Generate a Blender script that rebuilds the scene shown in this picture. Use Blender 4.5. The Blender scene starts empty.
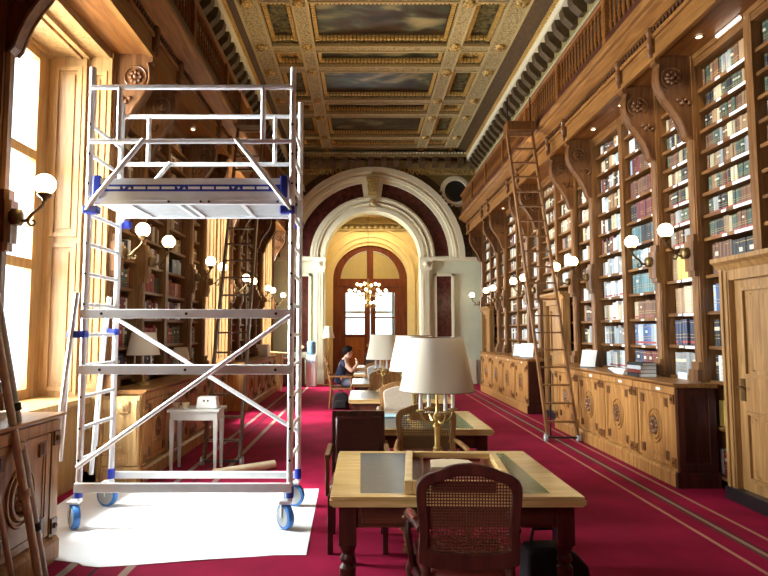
import bpy, bmesh, math, random
from mathutils import Vector, Matrix
R = math.radians
PI = math.pi
rnd = random.Random(7)
SC = bpy.context.scene
COL = SC.collection

# ------------------------------------------------------------------ camera
PITCH = math.atan(44 / 590)
cam_d = bpy.data.cameras.new('camera')
cam_d.sensor_width = 36.0
cam_d.lens = 590 / 768 * 36.0
cam_d.shift_x = (384 - 362) / 768
cam_d.clip_end = 200
cam = bpy.data.objects.new('camera', cam_d)
cam.location = (0, 0, 1.6)
cam.rotation_euler = (PI / 2 + PITCH, 0, 0)
COL.objects.link(cam)
SC.camera = cam

# ------------------------------------------------------------------ light and exposure
SC.view_settings.view_transform = 'Standard'
SC.view_settings.look = 'None'
SC.view_settings.gamma = 1.0
SC.view_settings.use_curve_mapping = False
SC.view_settings.exposure = 0.0

wd = bpy.data.worlds.new('daylight_sky')
SC.world = wd
wd.use_nodes = True
bg = wd.node_tree.nodes['Background']
bg.inputs[0].default_value = (0.86, 0.93, 1.0, 1)
bg.inputs[1].default_value = 3.5

sun_d = bpy.data.lights.new('sun', 'SUN')
sun_d.energy = 16.0
sun_d.angle = R(7)
sun_d.color = (1.0, 0.95, 0.88)
sun = bpy.data.objects.new('sun', sun_d)
sun.rotation_euler = Vector((math.cos(R(56)), 0.05, -math.sin(R(56)))).to_track_quat('-Z', 'Y').to_euler()
COL.objects.link(sun)


def area(name, loc, direction, sx, sy, energy, color):
    l = bpy.data.lights.new(name, 'AREA')
    l.shape = 'RECTANGLE'
    l.size, l.size_y = sx, sy
    l.energy = energy
    l.color = color
    o = bpy.data.objects.new(name, l)
    o.location = loc
    o.rotation_euler = Vector(direction).to_track_quat('-Z', 'Y').to_euler()
    COL.objects.link(o)
    return o


WINDOW_BAYS = [(-1.35, 0.6), (4.42, 6.28), (10.12, 12.05), (15.82, 17.75)]
for (a, b), e in zip(WINDOW_BAYS, (560, 860, 640, 620)):
    wl = area('window_daylight', (-3.70, (a + b) / 2, 2.8), (1, 0, -0.12), b - a - 0.15, 3.5, e, (0.97, 0.98, 1.0))
    wl.data.spread = R(180 if a < 0 else 125)
# added fill lights, no known lamp, behind the balustrades, washing the ceiling
for gx in (3.38, -2.44):
    cl = area('ceiling_fill_light', (gx, 10.5, 5.3), (-0.75 if gx > 0 else 0.75, 0, 1), 0.25, 15.0, 62, (1.0, 0.80, 0.48))
    cl.data.spread = R(95)
area('passage_light', (0.3, 19.4, 5.25), (0, 0, -1), 2.0, 1.0, 55, (1.0, 0.78, 0.42))

# ------------------------------------------------------------------ materials
def new_mat(name):
    m = bpy.data.materials.new(name)
    m.use_nodes = True
    nt = m.node_tree
    return m, nt, nt.nodes['Principled BSDF']


def N(nt, t, **kw):
    n = nt.nodes.new(t)
    for k, v in kw.items():
        setattr(n, k, v)
    return n


def ramp(nt, fac, stops):
    r = N(nt, 'ShaderNodeValToRGB')
    e = r.color_ramp.elements
    while len(e) < len(stops):
        e.new(0.5)
    for el, (p, c) in zip(e, stops):
        el.position = p
        el.color = (c[0], c[1], c[2], 1)
    nt.links.new(fac, r.inputs[0])
    return r


def coords(nt, scale, kind='Object'):
    tc = N(nt, 'ShaderNodeTexCoord')
    mp = N(nt, 'ShaderNodeMapping')
    mp.inputs['Scale'].default_value = scale
    nt.links.new(tc.outputs[kind], mp.inputs[0])
    return mp.outputs[0]


def bump(nt, b, height, strength, dist=0.01):
    n = N(nt, 'ShaderNodeBump')
    n.inputs['Strength'].default_value = strength
    n.inputs['Distance'].default_value = dist
    nt.links.new(height, n.inputs['Height'])
    nt.links.new(n.outputs[0], b.inputs['Normal'])


def wood(name, dark, light, axis='z', rough=0.38, gs=1.0):
    m, nt, b = new_mat(name)
    s = {'x': (1.2, 14, 14), 'y': (14, 1.2, 14), 'z': (14, 14, 1.2)}[axis]
    v = coords(nt, tuple(k * gs for k in s))
    n = N(nt, 'ShaderNodeTexNoise')
    n.inputs['Scale'].default_value = 1.6
    n.inputs['Detail'].default_value = 6
    n.inputs['Distortion'].default_value = 0.8
    nt.links.new(v, n.inputs['Vector'])
    mid = tuple((a + c) / 2 for a, c in zip(dark, light))
    r = ramp(nt, n.outputs['Fac'], [(0.3, dark), (0.5, mid), (0.68, light)])
    nt.links.new(r.outputs[0], b.inputs['Base Color'])
    b.inputs['Roughness'].default_value = rough
    b.inputs['Specular IOR Level'].default_value = 0.35
    bump(nt, b, n.outputs['Fac'], 0.15)
    return m


def plain(name, color, rough=0.5, metal=0.0, noise=0.12, scale=20, bmp=0.0):
    m, nt, b = new_mat(name)
    v = coords(nt, (scale, scale, scale))
    n = N(nt, 'ShaderNodeTexNoise')
    n.inputs['Scale'].default_value = 1
    n.inputs['Detail'].default_value = 4
    nt.links.new(v, n.inputs['Vector'])
    lo = tuple(max(0, c * (1 - noise)) for c in color)
    hi = tuple(min(1, c * (1 + noise)) for c in color)
    r = ramp(nt, n.outputs['Fac'], [(0.3, lo), (0.7, hi)])
    nt.links.new(r.outputs[0], b.inputs['Base Color'])
    b.inputs['Roughness'].default_value = rough
    b.inputs['Metallic'].default_value = metal
    if bmp:
        bump(nt, b, n.outputs['Fac'], bmp)
    return m


def emit(name, color, strength):
    m, nt, b = new_mat(name)
    b.inputs['Base Color'].default_value = (*color, 1)
    b.inputs['Emission Color'].default_value = (*color, 1)
    b.inputs['Emission Strength'].default_value = strength
    return m


def ornate(name, dark, light, scale=26, metal=0.25, rough=0.45, str_=0.9):
    m, nt, b = new_mat(name)
    v = coords(nt, (scale, scale, scale))
    vo = N(nt, 'ShaderNodeTexVoronoi')
    vo.inputs['Scale'].default_value = 1.0
    nt.links.new(v, vo.inputs['Vector'])
    n = N(nt, 'ShaderNodeTexNoise')
    n.inputs['Scale'].default_value = 0.7
    n.inputs['Detail'].default_value = 5
    nt.links.new(v, n.inputs['Vector'])
    mx = N(nt, 'ShaderNodeMath', operation='MULTIPLY')
    nt.links.new(vo.outputs['Distance'], mx.inputs[0])
    nt.links.new(n.outputs['Fac'], mx.inputs[1])
    r = ramp(nt, mx.outputs[0], [(0.12, light), (0.42, dark)])
    nt.links.new(r.outputs[0], b.inputs['Base Color'])
    b.inputs['Roughness'].default_value = rough
    b.inputs['Metallic'].default_value = metal
    inv = N(nt, 'ShaderNodeMath', operation='SUBTRACT')
    inv.inputs[0].default_value = 1
    nt.links.new(mx.outputs[0], inv.inputs[1])
    bump(nt, b, inv.outputs[0], str_, 0.02)
    return m


M = {}
M['oak'] = wood('oak_honey', (0.22, 0.090, 0.022), (0.47, 0.230, 0.066))
M['oak_y'] = wood('oak_honey_long', (0.19, 0.078, 0.020), (0.39, 0.185, 0.054), 'y')
M['oak_pale'] = wood('oak_pale', (0.42, 0.25, 0.10), (0.66, 0.44, 0.20))
M['reveal'] = wood('reveal_oak', (0.26, 0.135, 0.045), (0.42, 0.245, 0.090))
M['door_oak'] = wood('door_oak', (0.20, 0.098, 0.030), (0.38, 0.205, 0.072))
M['oak_x'] = wood('oak_across', (0.36, 0.19, 0.07), (0.60, 0.37, 0.155), 'x')
M['walnut'] = wood('walnut_brown', (0.085, 0.030, 0.008), (0.21, 0.085, 0.024))
M['walnut_y'] = wood('walnut_brown_long', (0.045, 0.016, 0.006), (0.12, 0.046, 0.017), 'y')
M['gallery'] = wood('gallery_wood', (0.11, 0.034, 0.007), (0.25, 0.092, 0.020), 'y')
M['fascia'] = wood('fascia_oak', (0.145, 0.055, 0.012), (0.30, 0.130, 0.033), 'y')
M['console'] = wood('console_brown', (0.075, 0.027, 0.008), (0.195, 0.080, 0.024))
M['shelfwood'] = wood('bookcase_wood', (0.105, 0.041, 0.011), (0.25, 0.110, 0.031))
M['shelfwood_y'] = wood('bookcase_wood_long', (0.105, 0.041, 0.011), (0.25, 0.110, 0.031), 'y')
M['mahog'] = wood('dark_mahogany', (0.028, 0.007, 0.005), (0.085, 0.020, 0.012))
M['mahog_x'] = wood('dark_mahogany_across', (0.045, 0.012, 0.006), (0.13, 0.036, 0.018), 'x')
M['table'] = wood('table_oak', (0.50, 0.31, 0.11), (0.72, 0.49, 0.21), 'x', 0.20)
M['door'] = wood('door_wood', (0.10, 0.022, 0.008), (0.22, 0.060, 0.020))
M['dooror'] = wood('door_panel_wood', (0.32, 0.10, 0.02), (0.52, 0.20, 0.05))
M['gold'] = ornate('gilded_plaster', (0.16, 0.095, 0.025), (0.72, 0.50, 0.16), 22)
M['goldbright'] = plain('bright_gilding', (0.80, 0.55, 0.17), 0.38, 0.35, 0.25, 50)
M['goldfine'] = ornate('gilded_moulding', (0.20, 0.13, 0.04), (0.78, 0.58, 0.22), 40)
M['beam'] = ornate('ceiling_beam_plaster', (0.21, 0.155, 0.065), (0.56, 0.46, 0.24), 34, 0.05, 0.6)
M['beamedge'] = plain('ceiling_edge_paint', (0.50, 0.40, 0.20), 0.55, 0.05, 0.2, 40)
M['coffer'] = ornate('coffer_dark_ornament', (0.012, 0.017, 0.008), (0.17, 0.135, 0.045), 12, 0.1, 0.6)
M['bronze'] = plain('dark_bronze_paint', (0.085, 0.050, 0.020), 0.5, 0.1, 0.3, 12)
M['cream'] = plain('cream_stone_paint', (0.74, 0.68, 0.49), 0.45, 0, 0.04, 6)
M['cream_green'] = plain('pale_green_paint', (0.62, 0.65, 0.48), 0.45, 0, 0.04, 4)
M['frieze'] = plain('olive_frieze_paint', (0.30, 0.23, 0.09), 0.55, 0.05, 0.2, 25)
M['yellow'] = plain('yellow_wall_paint', (0.78, 0.62, 0.30), 0.55, 0, 0.05, 5)
M['marble'] = plain('dark_red_marble', (0.075, 0.017, 0.014), 0.2, 0, 0.5, 8)
M['brass'] = plain('old_brass', (0.50, 0.34, 0.12), 0.32, 0.9, 0.15, 15)
M['bronzearm'] = plain('sconce_bronze', (0.16, 0.10, 0.04), 0.35, 0.85, 0.2, 15)
M['alu'] = plain('aluminium_tube', (0.84, 0.86, 0.88), 0.36, 0.35, 0.05, 10)
M['alu_flat'] = plain('aluminium_beam', (0.80, 0.83, 0.86), 0.4, 0.3, 0.06, 10)
M['blue'] = plain('blue_plastic', (0.015, 0.035, 0.36), 0.4, 0, 0.1, 10)
M['bluetyre'] = plain('blue_rubber', (0.035, 0.17, 0.50), 0.55, 0, 0.08, 10)
M['grey'] = plain('grey_plastic', (0.35, 0.37, 0.38), 0.5, 0, 0.08, 10)
M['black'] = plain('black_fabric', (0.006, 0.006, 0.007), 0.75, 0, 0.3, 30)
M['blackp'] = plain('black_plastic', (0.010, 0.010, 0.012), 0.35, 0, 0.2, 30)
M['white_shaded'] = plain('shaded_white_paint', (0.50, 0.49, 0.45), 0.5, 0, 0.04, 10)  # white paint greyed, the side table's shadow put into its colour
M['white'] = plain('white_paint', (0.80, 0.79, 0.75), 0.5, 0, 0.03, 10)
M['paper'] = plain('white_paper', (0.82, 0.82, 0.79), 0.7, 0, 0.03, 30)
M['sheet'] = plain('white_dust_sheet', (0.86, 0.88, 0.90), 0.7, 0, 0.03, 3, 0.25)
M['kraft'] = plain('beige_roll', (0.62, 0.50, 0.32), 0.6, 0, 0.06, 10)
M['leather_red'] = plain('dark_red_leather', (0.055, 0.010, 0.009), 0.3, 0, 0.2, 40, 0.1)
M['leather_seat'] = plain('red_brown_leather', (0.14, 0.022, 0.014), 0.3, 0, 0.15, 30, 0.1)
M['leather_blue'] = plain('grey_blue_leather', (0.060, 0.078, 0.098), 0.28, 0, 0.12, 18, 0.1)
M['leather_green'] = plain('green_leather', (0.105, 0.150, 0.060), 0.22, 0, 0.08, 6, 0.03)
M['cane'] = plain('brown_cane', (0.095, 0.026, 0.012), 0.45, 0, 0.2, 60)
M['cane_tan'] = plain('tan_cane', (0.16, 0.085, 0.028), 0.5, 0, 0.2, 60)
M['beige'] = plain('beige_upholstery', (0.44, 0.36, 0.27), 0.8, 0, 0.1, 60)
M['greyb'] = plain('grey_upholstery', (0.40, 0.39, 0.36), 0.8, 0, 0.1, 60)
M['tanwood'] = wood('tan_chair_wood', (0.20, 0.090, 0.030), (0.38, 0.190, 0.068))
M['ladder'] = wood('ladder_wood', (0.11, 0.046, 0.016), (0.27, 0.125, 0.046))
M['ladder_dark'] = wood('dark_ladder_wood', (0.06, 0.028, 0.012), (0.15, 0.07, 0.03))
M['pole'] = plain('bare_wood_pole', (0.60, 0.50, 0.34), 0.5, 0, 0.15, 12)
M['steel'] = plain('dull_steel_pole', (0.52, 0.48, 0.42), 0.4, 0.3, 0.1, 12)
M['skin'] = plain('skin', (0.60, 0.36, 0.26), 0.5, 0, 0.05, 20)
M['hair'] = plain('dark_hair', (0.012, 0.009, 0.008), 0.85, 0, 0.3, 60)
M['navy'] = plain('navy_cloth', (0.012, 0.017, 0.045), 0.85, 0, 0.15, 40)
M['denim'] = plain('light_denim', (0.22, 0.29, 0.40), 0.8, 0, 0.15, 40)
M['globe'] = emit('lit_opal_glass', (1.0, 0.80, 0.46), 12.0)
M['led'] = emit('led_lamp', (1.0, 0.90, 0.72), 10.0)
M['waterblue'] = plain('blue_water_bottle', (0.20, 0.42, 0.66), 0.15, 0, 0.05, 5)
M['leaf'] = plain('green_leaf', (0.05, 0.13, 0.03), 0.5, 0, 0.3, 30)
M['petal'] = plain('pale_yellow_petal', (0.85, 0.78, 0.42), 0.6, 0, 0.1, 30)
M['curtain'] = plain('pale_blue_curtain', (0.42, 0.60, 0.66), 0.8, 0, 0.1, 10)


def shade_mat():
    m, nt, b = new_mat('ivory_shade_fabric')
    b.inputs['Base Color'].default_value = (0.86, 0.80, 0.66, 1)
    b.inputs['Roughness'].default_value = 0.8
    tr = N(nt, 'ShaderNodeBsdfTranslucent')
    tr.inputs[0].default_value = (0.86, 0.76, 0.58, 1)
    mx = N(nt, 'ShaderNodeMixShader')
    mx.inputs[0].default_value = 0.32
    nt.links.new(b.outputs[0], mx.inputs[1])
    nt.links.new(tr.outputs[0], mx.inputs[2])
    nt.links.new(mx.outputs[0], nt.nodes['Material Output'].inputs[0])
    return m


def glass_mat():
    m, nt, b = new_mat('clear_glass')
    t = N(nt, 'ShaderNodeBsdfTransparent')
    t.inputs[0].default_value = (0.95, 0.98, 0.98, 1)
    g = N(nt, 'ShaderNodeBsdfGlossy')
    g.inputs['Roughness'].default_value = 0.03
    mx = N(nt, 'ShaderNodeMixShader')
    mx.inputs[0].default_value = 0.05
    nt.links.new(t.outputs[0], mx.inputs[1])
    nt.links.new(g.outputs[0], mx.inputs[2])
    nt.links.new(mx.outputs[0], nt.nodes['Material Output'].inputs[0])
    return m


def carpet_mat():
    m, nt, b = new_mat('red_carpet')
    tc = N(nt, 'ShaderNodeTexCoord')
    n = N(nt, 'ShaderNodeTexNoise')
    n.inputs['Scale'].default_value = 2.2
    n.inputs['Detail'].default_value = 8
    nt.links.new(tc.outputs['Object'], n.inputs['Vector'])
    r = ramp(nt, n.outputs['Fac'], [(0.3, (0.195, 0.002, 0.024)), (0.7, (0.285, 0.003, 0.038))])
    sp = N(nt, 'ShaderNodeSeparateXYZ')
    nt.links.new(tc.outputs['Object'], sp.inputs[0])
    col = r.outputs[0]
    for x, w, c in ((2.69, 0.016, (0.42, 0.20, 0.14)), (2.875, 0.018, (0.09, 0.035, 0.03)), (2.91, 0.02, (0.30, 0.17, 0.12)),
                    (2.945, 0.012, (0.06, 0.02, 0.02)), (3.135, 0.016, (0.36, 0.17, 0.12)), (-1.99, 0.03, (0.28, 0.22, 0.18)),
                    (-1.80, 0.012, (0.05, 0.02, 0.02)), (-1.58, 0.03, (0.30, 0.21, 0.16))):
        cm = N(nt, 'ShaderNodeMath', operation='COMPARE')
        cm.inputs[1].default_value = x
        cm.inputs[2].default_value = w
        nt.links.new(sp.outputs[0], cm.inputs[0])
        mx = N(nt, 'ShaderNodeMix', data_type='RGBA')
        nt.links.new(cm.outputs[0], mx.inputs[0])
        nt.links.new(col, mx.inputs[6])
        mx.inputs[7].default_value = (*c, 1)
        col = mx.outputs[2]
    nt.links.new(col, b.inputs['Base Color'])
    b.inputs['Roughness'].default_value = 0.9
    b.inputs['Specular IOR Level'].default_value = 0.15
    n2 = N(nt, 'ShaderNodeTexNoise')
    n2.inputs['Scale'].default_value = 180
    nt.links.new(tc.outputs['Object'], n2.inputs['Vector'])
    bump(nt, b, n2.outputs['Fac'], 0.25, 0.004)
    return m


def painting_mat(name, seed, stops, sc=(0.9, 1.8, 1)):
    m, nt, b = new_mat(name)
    v = coords(nt, sc)
    n = N(nt, 'ShaderNodeTexNoise', noise_dimensions='4D')
    n.inputs['W'].default_value = seed
    n.inputs['Scale'].default_value = 1.3
    n.inputs['Detail'].default_value = 7
    n.inputs['Distortion'].default_value = 1.0
    nt.links.new(v, n.inputs['Vector'])
    r = ramp(nt, n.outputs['Fac'], stops)
    nt.links.new(r.outputs[0], b.inputs['Base Color'])
    b.inputs['Roughness'].default_value = 0.4
    return m


def book_mat():
    m, nt, b = new_mat('book_bindings')
    at = N(nt, 'ShaderNodeAttribute', attribute_name='col')
    uv = N(nt, 'ShaderNodeUVMap')
    sp = N(nt, 'ShaderNodeSeparateXYZ')
    nt.links.new(uv.outputs[0], sp.inputs[0])
    col = at.outputs['Color']
    for v0, w, c, lo, hi in ((0.12, 0.05, (0.36, 0.065, 0.05), 0.7, 2), (0.66, 0.06, (0.62, 0.55, 0.38), 0.93, 2),
                             (0.66, 0.07, (0.66, 0.60, 0.44), 0.35, 0.6), (0.42, 0.010, (0.45, 0.30, 0.10), 0.1, 2),
                             (0.90, 0.010, (0.45, 0.30, 0.10), 0.1, 2), (0.30, 0.010, (0.45, 0.30, 0.10), 0.1, 2)):
        cm = N(nt, 'ShaderNodeMath', operation='COMPARE')
        cm.inputs[1].default_value = v0
        cm.inputs[2].default_value = w
        nt.links.new(sp.outputs[1], cm.inputs[0])
        gt = N(nt, 'ShaderNodeMath', operation='GREATER_THAN')
        gt.inputs[1].default_value = lo
        nt.links.new(at.outputs['Alpha'], gt.inputs[0])
        lt = N(nt, 'ShaderNodeMath', operation='LESS_THAN')
        lt.inputs[1].default_value = hi
        nt.links.new(at.outputs['Alpha'], lt.inputs[0])
        mw = N(nt, 'ShaderNodeMath', operation='MULTIPLY')
        nt.links.new(gt.outputs[0], mw.inputs[0])
        nt.links.new(lt.outputs[0], mw.inputs[1])
        ml = N(nt, 'ShaderNodeMath', operation='MULTIPLY')
        nt.links.new(cm.outputs[0], ml.inputs[0])
        nt.links.new(mw.outputs[0], ml.inputs[1])
        mx = N(nt, 'ShaderNodeMix', data_type='RGBA')
        nt.links.new(ml.outputs[0], mx.inputs[0])
        nt.links.new(col, mx.inputs[6])
        mx.inputs[7].default_value = (*c, 1)
        col = mx.outputs[2]
    nt.links.new(col, b.inputs['Base Color'])
    b.inputs['Roughness'].default_value = 0.5
    return m


M['hair'].node_tree.nodes['Principled BSDF'].inputs['Specular IOR Level'].default_value = 0.05
M['shade'] = shade_mat()
M['glass'] = glass_mat()
M['carpet'] = carpet_mat()
M['book'] = book_mat()


# ------------------------------------------------------------------ mesh building
class MB:
    def __init__(s):
        s.v, s.f, s.uv, s.c = [], [], {}, []

    def add(s, vs, fs):
        o = len(s.v)
        s.v += [tuple(p) for p in vs]
        s.f += [tuple(i + o for i in q) for q in fs]
        return s

    def box(s, x0, x1, y0, y1, z0, z1):
        x0, x1 = sorted((x0, x1)); y0, y1 = sorted((y0, y1)); z0, z1 = sorted((z0, z1))
        return s.add([(x0, y0, z0), (x1, y0, z0), (x1, y1, z0), (x0, y1, z0), (x0, y0, z1), (x1, y0, z1), (x1, y1, z1), (x0, y1, z1)],
                     [(0, 3, 2, 1), (4, 5, 6, 7), (0, 1, 5, 4), (1, 2, 6, 5), (2, 3, 7, 6), (3, 0, 4, 7)])

    def prism(s, poly, axis, a, b):
        n = len(poly)
        mk = {'y': lambda p, t: (p[0], t, p[1]), 'x': lambda p, t: (t, p[0], p[1]), 'z': lambda p, t: (p[0], p[1], t)}[axis]
        vs = [mk(p, a) for p in poly] + [mk(p, b) for p in poly]
        fs = [tuple(range(n)), tuple(range(2 * n - 1, n - 1, -1))] + [(i, (i + 1) % n, n + (i + 1) % n, n + i) for i in range(n)]
        return s.add(vs, fs)

    def lathe(s, prof, c=(0, 0, 0), n=14, mat=None, sq=(1, 1)):
        vs, fs = [], []
        for r, z in prof:
            for k in range(n):
                a = 2 * PI * k / n
                vs.append(Vector((r * math.cos(a) * sq[0], r * math.sin(a) * sq[1], z)))
        m = len(prof)
        for i in range(m - 1):
            for k in range(n):
                k2 = (k + 1) % n
                fs.append((i * n + k, i * n + k2, (i + 1) * n + k2, (i + 1) * n + k))
        fs.append(tuple(range(n - 1, -1, -1)))
        fs.append(tuple((m - 1) * n + k for k in range(n)))
        if mat is not None:
            vs = [mat @ p for p in vs]
        return s.add([(p[0] + c[0], p[1] + c[1], p[2] + c[2]) for p in vs], fs)

    def tube(s, pts, r, n=8):
        pts = [Vector(p) for p in pts]
        rs = r if isinstance(r, (list, tuple)) else [r] * len(pts)
        vs, fs = [], []
        up = None
        for i, p in enumerate(pts):
            t = (pts[min(i + 1, len(pts) - 1)] - pts[max(i - 1, 0)]).normalized()
            if up is None:
                up = Vector((0, 0, 1)) if abs(t.z) < 0.9 else Vector((1, 0, 0))
            u = t.cross(up)
            if u.length < 1e-4:
                u = t.cross(Vector((0.3, 1, 0.2)))
            u.normalize()
            w = u.cross(t).normalized()
            up = w
            for k in range(n):
                a = 2 * PI * k / n
                vs.append(p + (u * math.cos(a) + w * math.sin(a)) * rs[i])
        for i in range(len(pts) - 1):
            for k in range(n):
                k2 = (k + 1) % n
                fs.append((i * n + k, i * n + k2, (i + 1) * n + k2, (i + 1) * n + k))
        fs.append(tuple(range(n - 1, -1, -1)))
        fs.append(tuple((len(pts) - 1) * n + k for k in range(n)))
        return s.add(vs, fs)

    def beam(s, p, q, w, h, upv=(0, 0, 1)):
        p, q = Vector(p), Vector(q)
        t = (q - p).normalized()
        u = t.cross(Vector(upv))
        if u.length < 1e-4:
            u = t.cross(Vector((1, 0, 0)))
        u.normalize()
        v = u.cross(t).normalized()
        vs = [e + u * (a * w / 2) + v * (b * h / 2) for e in (p, q) for a, b in ((-1, -1), (1, -1), (1, 1), (-1, 1))]
        return s.add(vs, [(0, 3, 2, 1), (4, 5, 6, 7), (0, 1, 5, 4), (1, 2, 6, 5), (2, 3, 7, 6), (3, 0, 4, 7)])

    def sphere(s, c, r, n=12, m=8, sq=(1, 1, 1)):
        prof = [(max(1e-4, math.sin(PI * i / m)) * r, -math.cos(PI * i / m) * r * sq[2]) for i in range(m + 1)]
        return s.lathe(prof, c, n, None, sq[:2])

    def ring(s, r0, r1, cx, cz, y0, y1, a0=0.0, a1=PI, n=28):
        """a slice of an annulus standing in the xz plane, y0..y1 deep"""
        vs, fs = [], []
        for i in range(n + 1):
            a = a0 + (a1 - a0) * i / n
            for r in (r0, r1):
                for y in (y0, y1):
                    vs.append((cx + r * math.cos(a), y, cz + r * math.sin(a)))
        for i in range(n):
            o, p = 4 * i, 4 * i + 4
            fs += [(o, o + 2, p + 2, p), (o + 1, p + 1, p + 3, o + 3), (o, p, p + 1, o + 1), (o + 2, o + 3, p + 3, p + 2)]
        fs += [(0, 1, 3, 2), (4 * n, 4 * n + 2, 4 * n + 3, 4 * n + 1)]
        return s.add(vs, fs)

    def mesh(s, name, mat, smooth=False):
        me = bpy.data.meshes.new(name)
        bm = bmesh.new()
        vv = [bm.verts.new(p) for p in s.v]
        for q in s.f:
            try:
                bm.faces.new([vv[i] for i in q])
            except ValueError:
                pass
        bmesh.ops.recalc_face_normals(bm, faces=bm.faces)
        bm.to_mesh(me)
        bm.free()
        for mm in (mat if isinstance(mat, list) else [mat]):
            me.materials.append(mm)
        if smooth:
            me.shade_smooth()
            try:
                me.set_sharp_from_angle(angle=R(40))
            except Exception:
                pass
        return me

    def build(s, name, mat, parent=None, smooth=False, bevel=0.0, loc=None, label=None):
        if isinstance(mat, str):
            mat = M[mat]
        o = bpy.data.objects.new(name, s.mesh(name, mat, smooth))
        COL.objects.link(o)
        if parent is not None:
            o.parent = parent
        if loc is not None:
            o.location = loc
        if bevel:
            md = o.modifiers.new('bevel', 'BEVEL')
            md.width = bevel
            md.segments = 2
            md.limit_method = 'ANGLE'
        if label:
            o['label'] = label
        return o


def tag(o, label, cat, group=None, kind=None):
    o['label'] = label
    o['category'] = cat
    if group:
        o['group'] = group
    if kind:
        o['kind'] = kind
    return o


def thing(name, label, cat, loc=(0, 0, 0), rz=0.0, group=None, kind=None):
    o = bpy.data.objects.new(name, None)
    o.empty_display_size = 0.1
    COL.objects.link(o)
    o.location = loc
    o.rotation_euler = (0, 0, rz)
    return tag(o, label, cat, group, kind)


KIDS = {}


def kids(o):
    return [c for c in COL.objects if c.parent == o]


def dup(o, loc=None, rz=None, label=None, group=None, tree=None):
    """copy of a thing with copies of its parts and sub-parts"""
    if tree is None:
        tree = collect(o)
    c = o.copy()
    COL.objects.link(c)
    if loc is not None:
        c.location = loc
    if rz is not None:
        c.rotation_euler = (0, 0, rz)
    if label:
        c['label'] = label
    if group:
        c['group'] = group

    def rec(src, dst):
        for ch in tree.get(src.name, []):
            d = ch.copy()
            d.parent = dst
            COL.objects.link(d)
            rec(ch, d)
    rec(o, c)
    return c


def collect(o):
    tree = {}
    for ch in o.children_recursive:
        tree.setdefault(ch.parent.name, []).append(ch)
    return tree


def structure(name, mb, mat, label, cat, smooth=False, bevel=0.0):
    o = mb.build(name, mat, None, smooth, bevel)
    return tag(o, label, cat, kind='structure')


ORD = ['first', 'second', 'third', 'fourth', 'fifth', 'sixth', 'seventh', 'eighth', 'ninth', 'tenth', 'eleventh', 'twelfth', 'thirteenth', 'fourteenth']

# ------------------------------------------------------------------ layout
WR, WL = 3.69, -2.75            # bookcase planes
YB = -3.0                       # wall behind the camera
YF = 18.4                       # arch wall
PR = 2.85
GZ = 4.66                       # underside of the gallery
SIDES = {'R': (WR, -1), 'L': (WL, 1)}
PIL_R = [4.37, 6.40, 7.22, 9.25, 10.07, 12.10, 12.92, 14.95, 15.77, 17.80]
PIL_L = [4.37, 6.36, 7.22, 9.25, 10.05, 12.12, 12.92, 14.95, 15.75, 17.82]
WHERE = {'R': 'wall facing the windows', 'L': 'window wall'}


def wx(side, d):
    w, m = SIDES[side]
    return w + m * d


# ================================================================== STRUCTURE
mb = MB(); mb.box(-3.8, 4.3, YB, 24.5, -0.1, 0)
structure('floor', mb, 'carpet', 'red carpet floor with thin beige stripes along both walls', 'floor')

# --- outer walls
mb = MB()
mb.box(WR + 0.34, WR + 0.5, YB, YF + 0.6, 0, 7.8)
mb.box(WR - 0.0, WR + 0.34, YB, 4.28, 0, GZ)
mb.box(WR - 0.02, WR + 0.34, YB, YF + 0.1, 5.06, 7.8)
structure('wall_right', mb, 'walnut_y', 'dark wood wall behind the bookcases facing the windows', 'wall')
mb = MB()
prev = YB
for a, b in WINDOW_BAYS:
    mb.box(-3.62, -3.46, prev, a, 0, 7.8)
    mb.box(-3.62, -3.46, a, b, 0, 0.92)
    mb.box(-3.62, -3.46, a, b, GZ - 0.02, 7.8)
    prev = b
mb.box(-3.62, -3.46, prev, YF + 0.6, 0, 7.8)
mb.box(-3.46, WL + 0.02, YB, YF + 0.1, 5.06, 7.8)
mb.box(-3.46, WL, 0.62, 4.28, 0, GZ)
mb.box(-3.46, WL, YB, -1.4, 0, GZ)
structure('wall_left', mb, 'walnut_y', 'dark wood wall pierced by tall windows', 'wall')
mb = MB(); mb.box(-3.62, 4.19, YB - 0.15, YB, 0, 7.8)
structure('wall_back', mb, 'walnut', 'plain wood wall closing the room opposite the arch', 'wall')

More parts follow.
